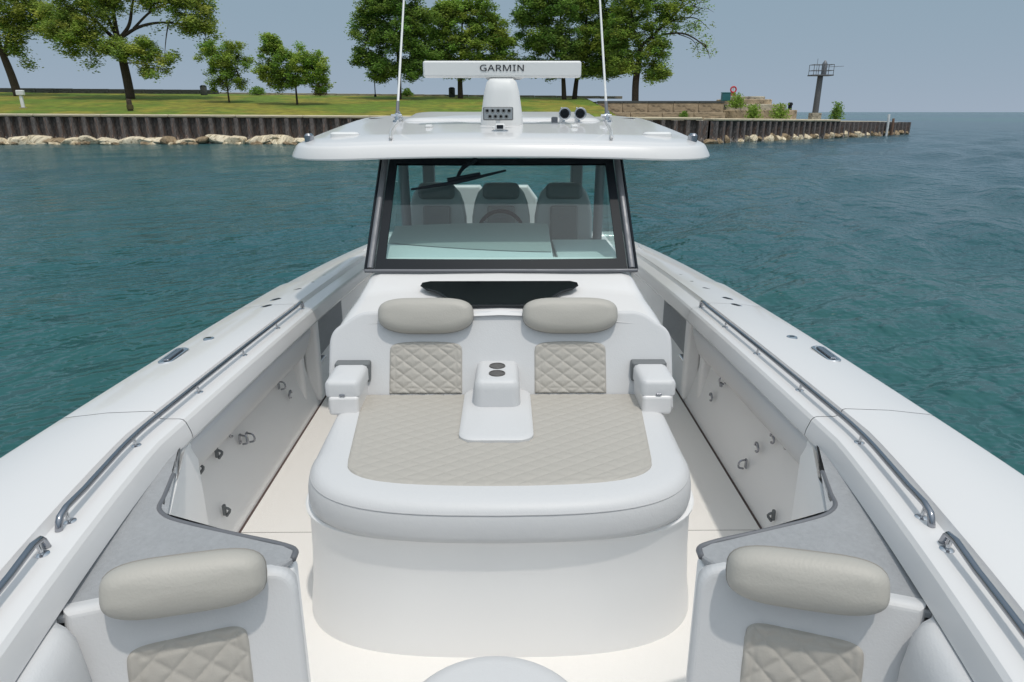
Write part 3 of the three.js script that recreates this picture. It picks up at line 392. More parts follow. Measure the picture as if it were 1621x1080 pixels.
for (const s of [-1, 1]) {
  part(boat, 'hull_side', mir(sweep(zr(STERN, BOWZ, 0.25), z => { const g = G(z), x = XO(z); return [[x - 0.02, g - 0.02], [x, g - 0.07], [x + 0.005, g - 0.13], [x - 0.02, g - 0.15], [x - 0.06, g - 0.3], [Math.max(0, x - 0.22), WL + 0.2], [Math.max(0, x * 0.72 - 0.2), WL - 0.45]]; }), s), M.gel);
  // covering board in three lengths, fine seams between
  for (const [a, b] of [[STERN, -5.02], [-5.015, -2.86], [-2.855, BOWZ - 0.1]]) part(boat, 'gunwale', mir(sweep(zr(a, b, 0.12), z => { const g = G(z), x = XO(z), r = XR(z), w = Math.min(r + 0.115, x - 0.03);
    return [[x - 0.004, g - 0.05], [x, g - 0.025], [x - 0.008, g - 0.008], [x - 0.03, g], [lerp(w, x, 0.5), g + 0.022], [w + 0.02, g + 0.03], [w + 0.006, g + 0.026], [w, g + 0.012], [w - 0.012, g - 0.004], [w - 0.03, g - 0.008], [r + 0.012, g - 0.008], [r - 0.002, g - 0.012], [r - 0.014, g - 0.026], [r - 0.030, g - 0.072], [r - 0.034, g - 0.10], [r - 0.01, g - 0.13], [r + 0.12, g - 0.14]]; }, 0.35), s), M.gel);
  // inner liner wall with a shallow recess behind the coaming
  const XW = z => z < -3 ? 1.50 : 1.50 - 0.16 * Math.pow((z + 3) / 1.0, 2) * (z < -2 ? 1 : 0) - (z >= -2 ? 0.16 + 0.3 * (z + 2) : 0);
  const liner = part(boat, 'side_liner', mir(sweep(zr(-8.6, -1.0, 0.1), z => { const f = XW(z), g = G(z); return [[f + 0.012, -0.02], [f + 0.015, 0.012], [f + 0.05, 0.10], [f + 0.105, 0.30], [f + 0.155, 0.55], [f + 0.175, 0.72], [Math.max(f + 0.15, XR(z) + 0.13), g - 0.16], [XR(z) + 0.10, g - 0.138]]; }, 0.6), s), M.gelIn);
  // padded bolster below the coaming, rounded off at both ends
  { const a = -5.0, b = -2.72, zs = zr(a, b, 0.04); part(boat, 'coaming_bolster', mir(sweep(zs, z => { const e = Math.min((z - a) / 0.10, (b - z) / 0.28, 1), q = Math.sqrt(clamp(1 - (1 - clamp(e)) ** 2)), g = G(z), x = XR(z), h = lerp(0.12, 0.27, q), t = lerp(0.02, 0.075, q);
      return [[x + 0.10, g - 0.125], [x + 0.02 + 0.05 * (1 - q), g - 0.12], [x - 0.005 + 0.06 * (1 - q), g - 0.135], [x - 0.012 + 0.07 * (1 - q), g - 0.165], [x + 0.10 - t, g - 0.10 - h * 0.7], [x + 0.115 - t * 0.9, g - 0.10 - h * 0.9], [x + 0.13 - t * 0.5, g - 0.10 - h], [x + 0.17, g - 0.10 - h * 0.98]]; }, 0.9), s), M.vinyl); }
  // storage pocket and moulded ribs near the bow end of the liner
  part(boat, 'pocket_panel', mir(merged([rbox(0.03, 0.34, 0.30, 0.014, 1.575, 0.32, -2.92)]).rotateY(0), s), M.gelIn);
  for (const z of [-3.16, -5.12]) part(boat, 'liner_rib', mir(loft(rr(0.09, 0.09, 0.03, 4, 1.60, z), [[0, 0.02], [0, 0.55], [0.015, 0.74]]), s), M.gelIn);
  // side boarding door aft of the bolster, recess shade painted as grey, with chrome latch
  const door = part(boat, 'side_door', mir(rbox(0.05, 0.42, 0.95, 0.02, 1.565, 0.53, -5.95), s), M.nonskid); part(door, 'latch', mir(merged([rbox(0.05, 0.03, 0.16, 0.012, 1.53, 0.31, -5.52), rbox(0.03, 0.05, 0.05, 0.01, 1.54, 0.315, -5.44)]), s), M.chrome);
  part(boat, 'door_jamb', mir(rbox(0.12, 0.74, 0.10, 0.03, 1.55, 0.38, -5.36), s), M.gelIn);
  // hand rails over the groove
  const rail = (a, b) => { const pts = zr(a, b, 0.18).map(z => V(XR(z) + 0.075, G(z) + 0.032, z)), e0 = pts[0].clone(), e1 = pts[pts.length - 1].clone(); e0.y -= 0.042; e0.z -= 0.02; e1.y -= 0.042; e1.z += 0.02; const rl = part(boat, 'grab_rail', mir(tube([e0, ...pts, e1], [0.0115], 12, 3), s), M.dkchrome);
    const n = Math.max(1, Math.round(Math.abs(b - a) / 0.62)); for (let i = 0; i <= n; i++) { const z = lerp(a, b, clamp(i / n, 0.012, 0.988)), x = XR(z) + 0.075; part(rl, 'stanchion', mir(merged([tube([V(x, G(z) + 0.032, z), V(x - 0.006, G(z) - 0.012, z)], [0.007], 8, 1), loft(circ(0.021, 16, x - 0.006, z), [[0, G(z) - 0.012], [0, G(z) - 0.006], [0.008, G(z) - 0.002]])]), s), M.chrome); } };
  rail(-5.05, -1.96); rail(-1.83, -0.2);
  // pull-up cleat, set flush in the covering board
  { const z = -3.74, x = 1.86, y = G(z) + 0.012, a = 0.03; const c = part(boat, 'cleat', mir(loft(rr(0.085, 0.27, 0.042, 8, x, z), [[0, y - 0.02], [0, y + 0.004], [0.005, y + 0.008], [0.016, y + 0.008], [0.02, y + 0.003]], { ang: 0.4 }), s), M.chrome); part(c, 'horn', mir(rbox(0.032, 0.012, 0.2, 0.006, x, y + 0.009, z), s), M.dkchrome); }
  // rod holders and small deck fittings
  for (const [x, z, t] of [[1.80, -4.08, 0], [1.74, -4.98, 1], [1.75, -5.22, 1], [1.70, -5.62, 1], [1.66, -5.95, 0], [1.66, -6.3, 1], [1.62, -6.8, 1], [1.62, -7.3, 0]]) {
    const y = G(z) + 0.018; if (t) { const h = part(boat, 'rod_holder', mir(loft(rr(0.062, 0.11, 0.03, 6), [[0, 0], [0.004, 0.006], [0.014, 0.006]], { ang: 0.4 }).rotateY(0.5).translate(x, y - 0.002, z), s), M.chrome); part(h, 'bore', mir(loft(rr(0.034, 0.08, 0.016, 6), [[0, 0], [0, 0.0085]]).rotateY(0.5).translate(x, y - 0.002, z), s), M.black); }
    else { const h = part(boat, 'deck_filler', mir(loft(circ(0.034, 20), [[0, 0], [0.003, 0.008], [0.012, 0.010]], { ang: 0.4 }).translate(x, y - 0.003, z), s), M.chrome); part(h, 'keyway', mir(loft(rr(0.03, 0.008, 0.003, 3), [[0, 0.009], [0, 0.012]]).translate(x, y - 0.003, z), s), M.black); }
  }
  // chrome hooks and clips for rods on the liner
  const clipSets = s > 0 ? [[-4.58, 0.60, 0], [-4.66, 0.49, 1], [-4.70, 0.40, 2], [-4.80, 0.26, 0], [-3.54, 0.55, 2], [-3.72, 0.48, 0], [-3.86, 0.32, 0], [-3.93, 0.17, 1], [-3.40, 0.13, 3]] : [[-4.50, 0.64, 2], [-4.64, 0.53, 0], [-4.66, 0.43, 1], [-4.78, 0.30, 0], [-3.78, 0.64, 2], [-3.78, 0.53, 0], [-3.55, 0.50, 3], [-3.86, 0.39, 1], [-3.95, 0.36, 1], [-3.32, 0.56, 3], [-3.40, 0.18, 3], [-5.02, 0.58, 4]];
  for (const [z, y0, k] of clipSets) { const y = y0 > 0.42 ? 0.42 + (y0 - 0.42) * 0.5 : y0; const x = XW(z) + lerp(0.028, 0.155, clamp(y / 0.55)) - 0.018; let g;
    if (k === 0) g = merged([new THREE.TorusGeometry(0.022, 0.0055, 8, 18, 4.9).rotateY(Math.PI / 2).translate(x - 0.006, y, z), rbox(0.008, 0.012, 0.03, 0.003, x, y, z)]);
    else if (k === 1) g = merged([tube([V(x, y + 0.02, z), V(x - 0.03, y + 0.012, z), V(x - 0.034, y - 0.02, z), V(x - 0.01, y - 0.028, z)], [0.005], 6, 3), rbox(0.008, 0.05, 0.02, 0.003, x, y, z)]);
    else if (k === 2) g = merged([loft(circ(0.016, 14), [[0, 0], [0.003, 0.012], [0.01, 0.013]]).rotateZ(Math.PI / 2).translate(x, y, z)]);
    else if (k === 3) g = merged([rbox(0.014, 0.05, 0.018, 0.005, x - 0.004, y, z), tube([V(x, y + 0.015, z), V(x - 0.028, y, z), V(x - 0.01, y - 0.03, z)], [0.006], 6, 3)]);
    else g = loft(circ(0.05, 22), [[0, 0], [0.006, 0.014], [0.02, 0.014], [0.024, 0.006]]).rotateZ(Math.PI / 2).translate(x, y, z);
    g.translate(-x, -y, -z).scale(1.3, 1.3, 1.3).translate(x, y, z); part(liner, 'rod_clip', mir(g, s), k === 3 ? M.helmDark : M.dkchrome); }
}
// cockpit sole: panels parted by seams, rubber seal against the liner
for (const [x0, x1, z0, z1] of [[-1.494, 1.494, -8.6, -6.02], [-1.494, -0.503, -6.016, -3.452], [-0.499, 0.499, -6.016, -3.452], [0.503, 1.494, -6.016, -3.452], [-1.494, 1.494, -3.448, -0.6]]) {
  const ch = z => z > -2.2 ? Math.min(0.16 * Math.pow(z + 2.2, 2), 0.8) : 0, nz = 24; part(boat, 'deck_panel', crease(mergeVertices(grid(2, nz, (u, v) => { const z = lerp(z0, z1, v), c = ch(z); return [lerp(Math.max(x0, -1.494 + c), Math.min(x1, 1.494 - c), u), 0, z]; }, (u, v, p) => [p[0], p[2]]))), M.deck);
}
part(boat, 'deck_seal', loft(rr(3.06, 9.4, 0.05, 3, 0, -3.9), [[0, -0.03], [0, -0.006]]), M.seal);
part(boat, 'transom', rbox(3.5, 1.2, 0.3, 0.05, 0, 0.05, -9.9), M.gel);
part(boat, 'aft_bulkhead', rbox(3.2, 0.62, 0.1, 0.03, 0, 0.28, -8.65), M.gelIn);

// ---- console
const cons = (() => {
  const S = [[-3.79, 0.955, 1.13, 1.195], [-3.86, 0.95, 1.155, 1.216], [-3.98, 0.935, 1.185, 1.25], [-4.12, 0.905, 1.225, 1.285], [-4.24, 0.87, 1.29, 1.322], [-4.30, 0.855, 1.322, 1.334], [-4.36, 0.85, 1.33, 1.335], [-4.5, 0.845, 1.33, 1.335], [-5.3, 0.82, 1.33, 1.335]];
  const zs = zr(-3.79, -5.3, 0.03), at = z => { let i = 0; while (i < S.length - 2 && z < S[i + 1][0]) i++; const a = S[i], b = S[i + 1], t = clamp((z - a[0]) / (b[0] - a[0])); return [1, 2, 3].map(k => lerp(a[k], b[k], t)); };
  const g = sweep(zs, z => { const [w, ys, yc] = at(z), o = []; const half = [[w + 0.015, 0], [w + 0.012, 0.5], [w + 0.004, ys - 0.16], [w - 0.004, ys - 0.08], [w - 0.02, ys - 0.035], [w - 0.05, ys - 0.01], [w - 0.10, ys + 0.004], [w * 0.6, lerp(ys, yc, 0.45)], [w * 0.3, lerp(ys, yc, 0.82)], [0, yc]]; for (const p of half) o.push([-p[0], p[1]]); for (const p of half.slice(0, -1).reverse()) o.push(p); return o; }, 0.9);
  const c = part(boat, 'console', g, M.gel, 'white console moulding in front of the windshield');
  part(c, 'aft_panel', rbox(1.62, 1.3, 0.04, 0.01, 0, 0.66, -5.29), M.gelIn);
  // tinted window set in the sloping front
  const slope = Math.atan2(0.070, 0.26), sh = new THREE.Shape(); const wp = [[-0.43, 0.285], [0.42, 0.285], [0.452, 0.27], [0.455, 0.245], [0.42, 0.20], [0.36, 0.17], [0.30, 0.10], [0.22, 0.005], [-0.24, 0.005], [-0.32, 0.10], [-0.38, 0.17], [-0.44, 0.20], [-0.475, 0.245], [-0.47, 0.27]]; wp.forEach((p, i) => i ? sh.lineTo(...p) : sh.moveTo(...p));
  const wg = new THREE.ExtrudeGeometry(sh, { depth: 0.004, bevelEnabled: true, bevelSize: 0.012, bevelThickness: 0.004, bevelSegments: 2 }); wg.rotateX(-Math.PI / 2 + slope).translate(0, 1.226, -3.862);
  const wn = part(c, 'tinted_window', wg, M.blackGloss); return c;
})();
{ // dash seen through the glass
  const d = part(boat, 'dashboard', crease(grid(30, 14, (u, v) => { const x = lerp(-0.79, 0.34, u), t = v, z = lerp(-4.36, -5.15, t) , bow = 0.10 * Math.cos(x * 1.6); return [x, 1.345 + 0.155 * Math.pow(t, 0.9) * (0.75 + bow * 2.2), z]; }), 0.6), M.dash);
  part(d, 'dash_face', grid(30, 4, (u, v) => { const x = lerp(-0.79, 0.34, u), bow = 0.10 * Math.cos(x * 1.6); return [x, lerp(1.345 + 0.155 * (0.75 + bow * 2.2), 1.1, v), lerp(-5.15, -5.32, v)]; }), M.dashDark);
  part(d, 'dash_pad', crease(grid(30, 10, (u, v) => { const x = lerp(-0.785, 0.335, u), z0 = -4.60 - 0.20 * Math.pow(1 - (x + 0.78) / 1.15, 2), z = lerp(z0, -5.14, v), t = (-4.36 - z) / 0.79, bow = 0.10 * Math.cos(x * 1.6); return [x, 1.345 + 0.155 * Math.pow(t, 0.9) * (0.75 + bow * 2.2) + 0.006 + 0.012 * Math.sin(Math.min(1, v * 6) * 1.57), z]; }), 0.8), M.dashDark);
  part(d, 'dash_ledge', rbox(1.5, 0.05, 0.07, 0.02, 0, 1.37, -4.43), M.plasticWhite); part(d, 'side_shelf', rbox(0.42, 0.03, 0.9, 0.012, 0.585, 1.352, -4.82), M.dash);
}
{ // windshield: tinted pane, black band, aluminium posts
  const B = 1.338, T = 1.985, zb = -4.315, zt = -4.92, at = (u, v) => [u * lerp(0.80, 0.765, v), lerp(B, T, v), lerp(zb, zt, v) + 0.03 * (1 - u * u)];
  const ws = part(boat, 'windshield', grid(20, 10, (u, v) => at(u * 2 - 1, v), (u, v) => [u, v]), M.glass, 'blue green tinted glass pane');
  const band = (u0, u1, v0, v1, off) => grid(20, 10, (u, v) => { const p = at(lerp(u0, u1, u), lerp(v0, v1, v)); return [p[0], p[1] + off * 0.68, p[2] + off * 0.73]; });
  for (const b of [[-1, 1, 0, 0.095], [-1, 1, 0.94, 1], [-1, -0.925, 0.095, 0.94], [0.925, 1, 0.095, 0.94]]) part(ws, 'black_border', mergeGeometries([band(...b, 0.006), flip(band(...b, -0.006))]), M.black);
  for (const s of [-1, 1]) {
    const P = [at(s, 0), at(s, 1)].map(p => V(p[0] + s * 0.028, p[1], p[2] - 0.01)); const post = part(boat, 'windshield_post', (() => { const g = loft(rr(0.040, 0.07, 0.016, 4), [[0, 0], [0, 1]]); const d = P[1].clone().sub(P[0]); g.scale(1, d.length(), 1); g.applyQuaternion(new THREE.Quaternion().setFromUnitVectors(V(0, 1, 0), d.clone().normalize())); return g.translate(P[0].x, P[0].y, P[0].z); })(), M.alu);
    part(post, 'gasket', tube([P[0].clone().add(V(s * 0.028, 0, 0.01)), P[1].clone().add(V(s * 0.028, 0, 0.01))], [0.013], 6, 1), M.black);
    part(boat, 'side_glass', grid(2, 2, (u, v) => { const p = at(s, v); return [p[0] + s * 0.03, p[1], lerp(p[2] - 0.06, -5.75, u)]; }), M.glass);
    part(boat, 'roof_post', tube([V(s * 0.80, 0.05, -5.95), V(s * 0.80, 2.1, -5.78)], [0.04], 10, 1), M.alu);
    part(boat, 'aft_roof_post', rbox(0.11, 2.1, 0.14, 0.02, s * 0.72, 1.06, -6.95), M.helmDark);
  }
  part(boat, 'base_trim', tube([V(-0.86, 1.338, -4.30), V(-0.4, 1.34, -4.283), V(0, 1.342, -4.278), V(0.4, 1.34, -4.283), V(0.86, 1.338, -4.30)], [0.012], 8, 4), M.alu);
  // wiper lying along the upper left of the pane
  const w = part(boat, 'wiper', merged([tube([V(-0.60, 1.80, -4.70), V(-0.3, 1.845, -4.735), V(0.03, 1.915, -4.80)], [0.007, 0.014, 0.007], 6, 4), tube([V(-0.17, 1.985, -4.86), V(-0.26, 1.93, -4.80), V(-0.30, 1.86, -4.735)], [0.018, 0.015, 0.011], 6, 3), tube([V(-0.36, 1.855, -4.738), V(-0.14, 1.895, -4.77)], [0.016, 0.012], 6, 1)]), M.black);
}
{ // steering wheel
  const t = new THREE.TorusGeometry(0.17, 0.016, 10, 36).rotateX(-0.55).translate(-0.01, 1.40, -5.45), sw = thing('steering_wheel', 'black steering wheel behind the dashboard', 'steering wheel', [-0.01, 1.40, -5.45]);
  part(sw, 'rim', t, M.black); part(sw, 'hub', loft(circ(0.06, 18), [[0, 0], [0.01, 0.04], [0.03, 0.05]]).rotateX(-Math.PI / 2 - 0.55 + Math.PI).translate(-0.01, 1.40, -5.44), M.black);
  for (const a of [0.5, 2.6, 4.71]) part(sw, 'spoke', tube([V(0, 0, 0), V(0.17 * Math.cos(a), 0.17 * Math.sin(a), 0)], [0.014, 0.01], 6, 1).rotateX(-0.55).translate(-0.01, 1.40, -5.45), M.dkchrome);
  part(sw, 'column', tube([V(-0.01, 1.40, -5.44), V(-0.01, 1.30, -5.27)], [0.04], 10, 1), M.black);
}
// ---- hardtop
const HT = (x, z) => 0.012 + 0.062 * (-4.6 - z) - 0.022 * x * x;
{
  const o = []; for (let i = 0; i <= 24; i++) { const u = i / 12 - 1, x = u * 0.92; o.push([x, -4.575 - 0.03 * u * u]); }
  for (let i = 1; i <= 12; i++) { const a = i / 12 * Math.PI / 2; o.push([0.92 + 0.55 * Math.sin(a), -5.12 + 0.515 * Math.cos(a)]); }
  for (let i = 1; i <= 14; i++) o.push([1.47 + 0.02 * Math.sin(i / 14 * 3), lerp(-5.12, -7.1, i / 14)]);
  for (let i = 1; i <= 6; i++) { const a = i / 6 * Math.PI / 2; o.push([1.27 + 0.2 * Math.cos(a), -7.1 - 0.2 * Math.sin(a)]); }
  const L = o.filter(p => p[0] > 0.921 || p[1] < -7).map(p => [-p[0], p[1]]).reverse(); const out = [...o, ...L];
  const ht = part(boat, 'hardtop', loft(out, [[0.09, 2.0], [0.012, 2.0], [0.002, 2.004], [0, 2.012], [0.006, 2.028], [0.030, 2.070], [0.042, 2.082], [0.058, 2.088], [0.085, 2.090], [0.10, 2.096], [0.14, 2.104], [0.4, 2.116]], { y: HT, ang: 0.5 }), M.gel, 'white hardtop roof with rounded front corners');
  part(ht, 'raised_panel', loft(rr(1.7, 0.95, 0.16, 6, 0, -6.62), [[0, 2.08], [0, 2.118], [0.03, 2.134], [0.08, 2.139]], { y: HT, ang: 0.5 }), M.gel);
  for (const s of [-1, 1]) {
    const y = (x, z) => 2.115 + HT(x, z);
    part(ht, 'nav_light', mir(loft(rr(0.05, 0.10, 0.02, 5, 1.33, -5.02), [[0, y(1.33, -5.02) - 0.02], [0, y(1.33, -5.02) + 0.02], [0.012, y(1.33, -5.02) + 0.034]]), s), M.dkchrome);
    part(ht, 'oval_cover', mir(loft(rr(0.20, 0.11, 0.05, 7, 1.10, -5.10), [[0, y(1.10, -5.10) - 0.02], [0, y(1.10, -5.10) + 0.012], [0.012, y(1.10, -5.10) + 0.022], [0.03, y(1.10, -5.10) + 0.024]]), s), M.plasticWhite);
    part(ht, 'roof_seam', mir(tube([V(0.72, y(0.72, -4.72) + 0.006, -4.72), V(0.80, y(0.8, -5.3) + 0.008, -5.3), V(0.87, y(0.87, -6.1) + 0.008, -6.1)], [0.012], 6, 3), s), M.gel);
    part(ht, 'roof_cleat', mir(rbox(0.05, 0.025, 0.07, 0.01, 0.55, y(0.55, -5.5) + 0.01, -5.5), s), M.plasticWhite);
  }
}
const HY = (x, z) => 2.113 + HT(x, z);
{ // open array radar
  const z = -5.75, y = HY(0, z), r = thing('radar_scanner', 'white open array radar scanner with long bar on the hardtop', 'radar', [0, y, z]);
  part(r, 'pedestal', loft(rr(0.33, 0.36, 0.12, 8, 0, z), [[0, y - 0.03], [0, y + 0.03], [0.012, y + 0.12], [0.03, y + 0.24], [0.05, y + 0.31], [0.075, y + 0.335]], { ang: 0.8 }), M.plasticWhite);
  part(r, 'neck', loft(rr(0.36, 0.13, 0.05, 6, 0.02, z), [[0.06, y + 0.33], [0.02, y + 0.345], [0, y + 0.362]]), M.plasticWhite);
  const bar = part(r, 'antenna_bar', rbox(1.21, 0.118, 0.14, 0.018, 0.005, 2.60, z, 4), M.plasticWhite);
  const font = await new FontLoader().loadAsync('fonts/droid/droid_sans_regular.typeface.json'), tg = new TextGeometry('GARMIN', { font, size: 0.043, depth: 0.003, curveSegments: 4 }); tg.computeBoundingBox(); const bb = tg.boundingBox, wd = bb.max.x - bb.min.x; tg.translate(-bb.min.x, 0, 0).scale(0.335 / wd, 1.05, 1).translate(-0.165, 2.585, z + 0.0705); part(bar, 'lettering', tg, M.ink);
}
{ // LED floodlight and camera in front of the pedestal
  const z = -5.38, y = HY(0, z), f = thing('floodlight', 'small black framed LED floodlight in front of the radar pedestal', 'floodlight', [-0.025, y, z]);
  part(f, 'housing', rbox(0.222, 0.094, 0.05, 0.01, -0.025, 2.277, z), M.helmDark); const lens = part(f, 'lens', rbox(0.206, 0.078, 0.01, 0.004, -0.025, 2.277, z + 0.024, 2), M.led);
  for (let k = 0; k < 9; k++) { const row = k < 5 ? 0 : 1, c = row ? k - 5 : k; part(f, 'led', loft(circ(0.0165, 14), [[0, 0], [0.003, 0.004], [0.008, 0.001]]).rotateX(Math.PI / 2).translate(-0.025 + (row ? -0.06 + c * 0.04 : -0.08 + c * 0.04), row ? 2.257 : 2.297, z + 0.028), M.helmDark); }
  part(f, 'bracket', merged([rbox(0.03, 0.10, 0.03, 0.006, -0.025, y + 0.05, z), rbox(0.09, 0.02, 0.08, 0.006, -0.025, y + 0.008, z)]), M.plasticWhite);
  const z2 = -5.14, y2 = HY(0, z2), c = thing('deck_camera', 'tiny camera with dark lens below the floodlight on the hardtop', 'camera', [-0.01, y2, z2]);
  part(c, 'housing', rbox(0.07, 0.045, 0.05, 0.012, -0.01, y2 + 0.03, z2), M.plasticWhite); part(c, 'lens', rbox(0.046, 0.026, 0.01, 0.004, -0.01, y2 + 0.031, z2 + 0.024, 2), M.black); part(c, 'foot', loft(rr(0.12, 0.07, 0.03, 5, -0.01, z2), [[0, y2 - 0.012], [0, y2 + 0.006], [0.012, y2 + 0.012]]), M.chrome);
}
{ // twin horn
  const z = -5.95, y = HY(0.57, z), h = thing('twin_horn', 'twin chrome trumpet horn on the right of the hardtop', 'horn', [0.577, y, z]);
  for (const x of [0.513, 0.641]) { const q = []; for (const [r, t] of [[0.018, -0.36], [0.019, -0.2], [0.024, -0.1], [0.034, -0.035], [0.050, 0], [0.046, 0.002], [0.036, -0.012], [0.026, -0.03]]) q.push(new THREE.Vector2(r, t)); const g = new THREE.LatheGeometry(q, 28).rotateX(Math.PI / 2).translate(x, y + 0.075, z); part(h, 'trumpet', g, M.chrome); part(h, 'throat', loft(circ(0.026, 16), [[0, 0], [0, 0.004]]).rotateX(Math.PI / 2).translate(x, y + 0.075, z - 0.034), M.black); part(h, 'bracket', merged([rbox(0.022, 0.075, 0.03, 0.005, x, y + 0.03, z - 0.12), rbox(0.05, 0.012, 0.06, 0.004, x, y + 0.004, z - 0.12), rbox(0.012, 0.05, 0.03, 0.004, x - 0.02, y + 0.10, z - 0.14)]), M.chrome); }
  part(h, 'solenoid', rbox(0.05, 0.06, 0.09, 0.012, 0.43, y + 0.02, z - 0.02), M.alu);
}
for (const s of [-1, 1]) { // whip antennas with ratchet mounts
  const x = s * 0.89, z = -6.2, y = HY(x, z), a = thing('whip_antenna', s < 0 ? 'tall white whip antenna left of the radar' : 'tall white whip antenna right of the radar', 'antenna', [x, y, z], 'whip antennas on the hardtop'), tip = V(s * 0.885, y + 2.6, -8.1), b = V(x, y + 0.05, z);
  part(a, 'mount', merged([loft(rr(0.07, 0.09, 0.02, 4, x, z), [[0, y - 0.02], [0, y + 0.014], [0.006, y + 0.018]]), tube([V(x, y, z), V(x, y + 0.07, z - 0.01)], [0.022], 10, 1), tube([V(x - 0.05, y + 0.05, z), V(x + 0.04, y + 0.05, z)], [0.014], 8, 1), tube([V(x + 0.05, y, z - 0.05), V(x + 0.012, y + 0.09, z - 0.02)], [0.008], 6, 1)]), M.chrome);
  part(a, 'ferrule', tube([b, b.clone().lerp(tip, 0.045)], [0.016, 0.0135], 10, 1), M.alu); part(a, 'whip', tube([b.clone().lerp(tip, 0.045), b.clone().lerp(tip, 0.4), tip], [0.0105, 0.009, 0.006], 10, 3), M.plasticWhite);
}
// ---- helm seats behind the glass
[[-0.575, 'left helm seat', 'charcoal helm seat on the left seen through the windshield'], [-0.012, 'middle helm seat', 'charcoal helm seat in the middle behind the steering wheel'], [0.54, 'right helm seat', 'charcoal helm seat on the right with full back visible']].forEach(([x, _, label], i) => {
  const z = -6.1, h = thing('helm_seat', label, 'seat', [x, 0, z], 'helm seats');
  part(h, 'pedestal', loft(rr(0.30, 0.34, 0.06, 5, x, z + 0.1), [[0, -0.01], [0.02, 0.1], [0.03, 0.85]]), M.gelIn);
  part(h, 'seat_cushion', loft(rr(0.47, 0.46, 0.1, 6, x, z + 0.16), [[0.03, 0.88], [0, 0.92], [0, 1.0], [0.03, 1.04], [0.1, 1.05]]), M.helm);
  const B = new THREE.Shape(); [[-0.2, 0], [-0.225, 0.18], [-0.225, 0.36], [-0.205, 0.48], [-0.175, 0.56], [-0.13, 0.61], [-0.08, 0.63], [0.08, 0.63], [0.13, 0.61], [0.175, 0.56], [0.205, 0.48], [0.225, 0.36], [0.225, 0.18], [0.2, 0]].forEach((p, k) => k ? B.lineTo(...p) : B.moveTo(...p));
  const back = part(h, 'backrest', new THREE.ExtrudeGeometry(B, { depth: 0.07, bevelEnabled: true, bevelSize: 0.03, bevelThickness: 0.035, bevelSegments: 4 }).rotateX(-0.12).translate(x, 1.04, z - 0.10), M.helm);
  part(h, 'centre_panel', rbox(0.24, 0.42, 0.05, 0.02, 0, 0.25, 0.115).rotateX(-0.12).translate(x, 1.04, z - 0.10), M.helmDark);
  for (const hy of [0.16, 0.36]) part(back, 'badge', rbox(0.10, 0.018, 0.01, 0.004, 0, hy, 0.142).rotateX(-0.12).translate(x, 1.04, z - 0.10), M.alu);
  part(h, 'headrest', rbox(0.32, 0.14, 0.10, 0.045, 0, 0.585, 0.10, 4).rotateX(-0.12).translate(x, 1.04, z - 0.10), M.helmDark);
  for (const s of [-1, 1]) part(h, 'armrest', rbox(0.06, 0.06, 0.30, 0.025, x + s * 0.255, 1.20, z + 0.12), M.helmDark);
});
[[-0.42, 'white rounded mezzanine seat back behind the left helm seat'], [0.11, 'white rounded mezzanine seat back behind the middle helm seat']].forEach(([x, label]) => { const z = -7.85, m = thing('mezzanine_seat', label, 'seat', [x, 0, z], 'white seats behind the helm');
  part(m, 'base', rbox(0.5, 0.9, 0.5, 0.03, x, 0.45, z - 0.25), M.gelIn); const sh = new THREE.Shape(); [[-0.24, 0], [-0.24, 0.44], [-0.15, 0.56], [0.15, 0.56], [0.24, 0.44], [0.24, 0]].forEach((p, k) => k ? sh.lineTo(...p) : sh.moveTo(...p)); part(m, 'backrest', new THREE.ExtrudeGeometry(sh, { depth: 0.08, bevelEnabled: true, bevelSize: 0.03, bevelThickness: 0.03, bevelSegments: 4 }).translate(x, 0.93, z - 0.04), M.gel); part(m, 'seat_cushion', rbox(0.5, 0.12, 0.42, 0.04, x, 0.95, z - 0.29), M.vinyl); });

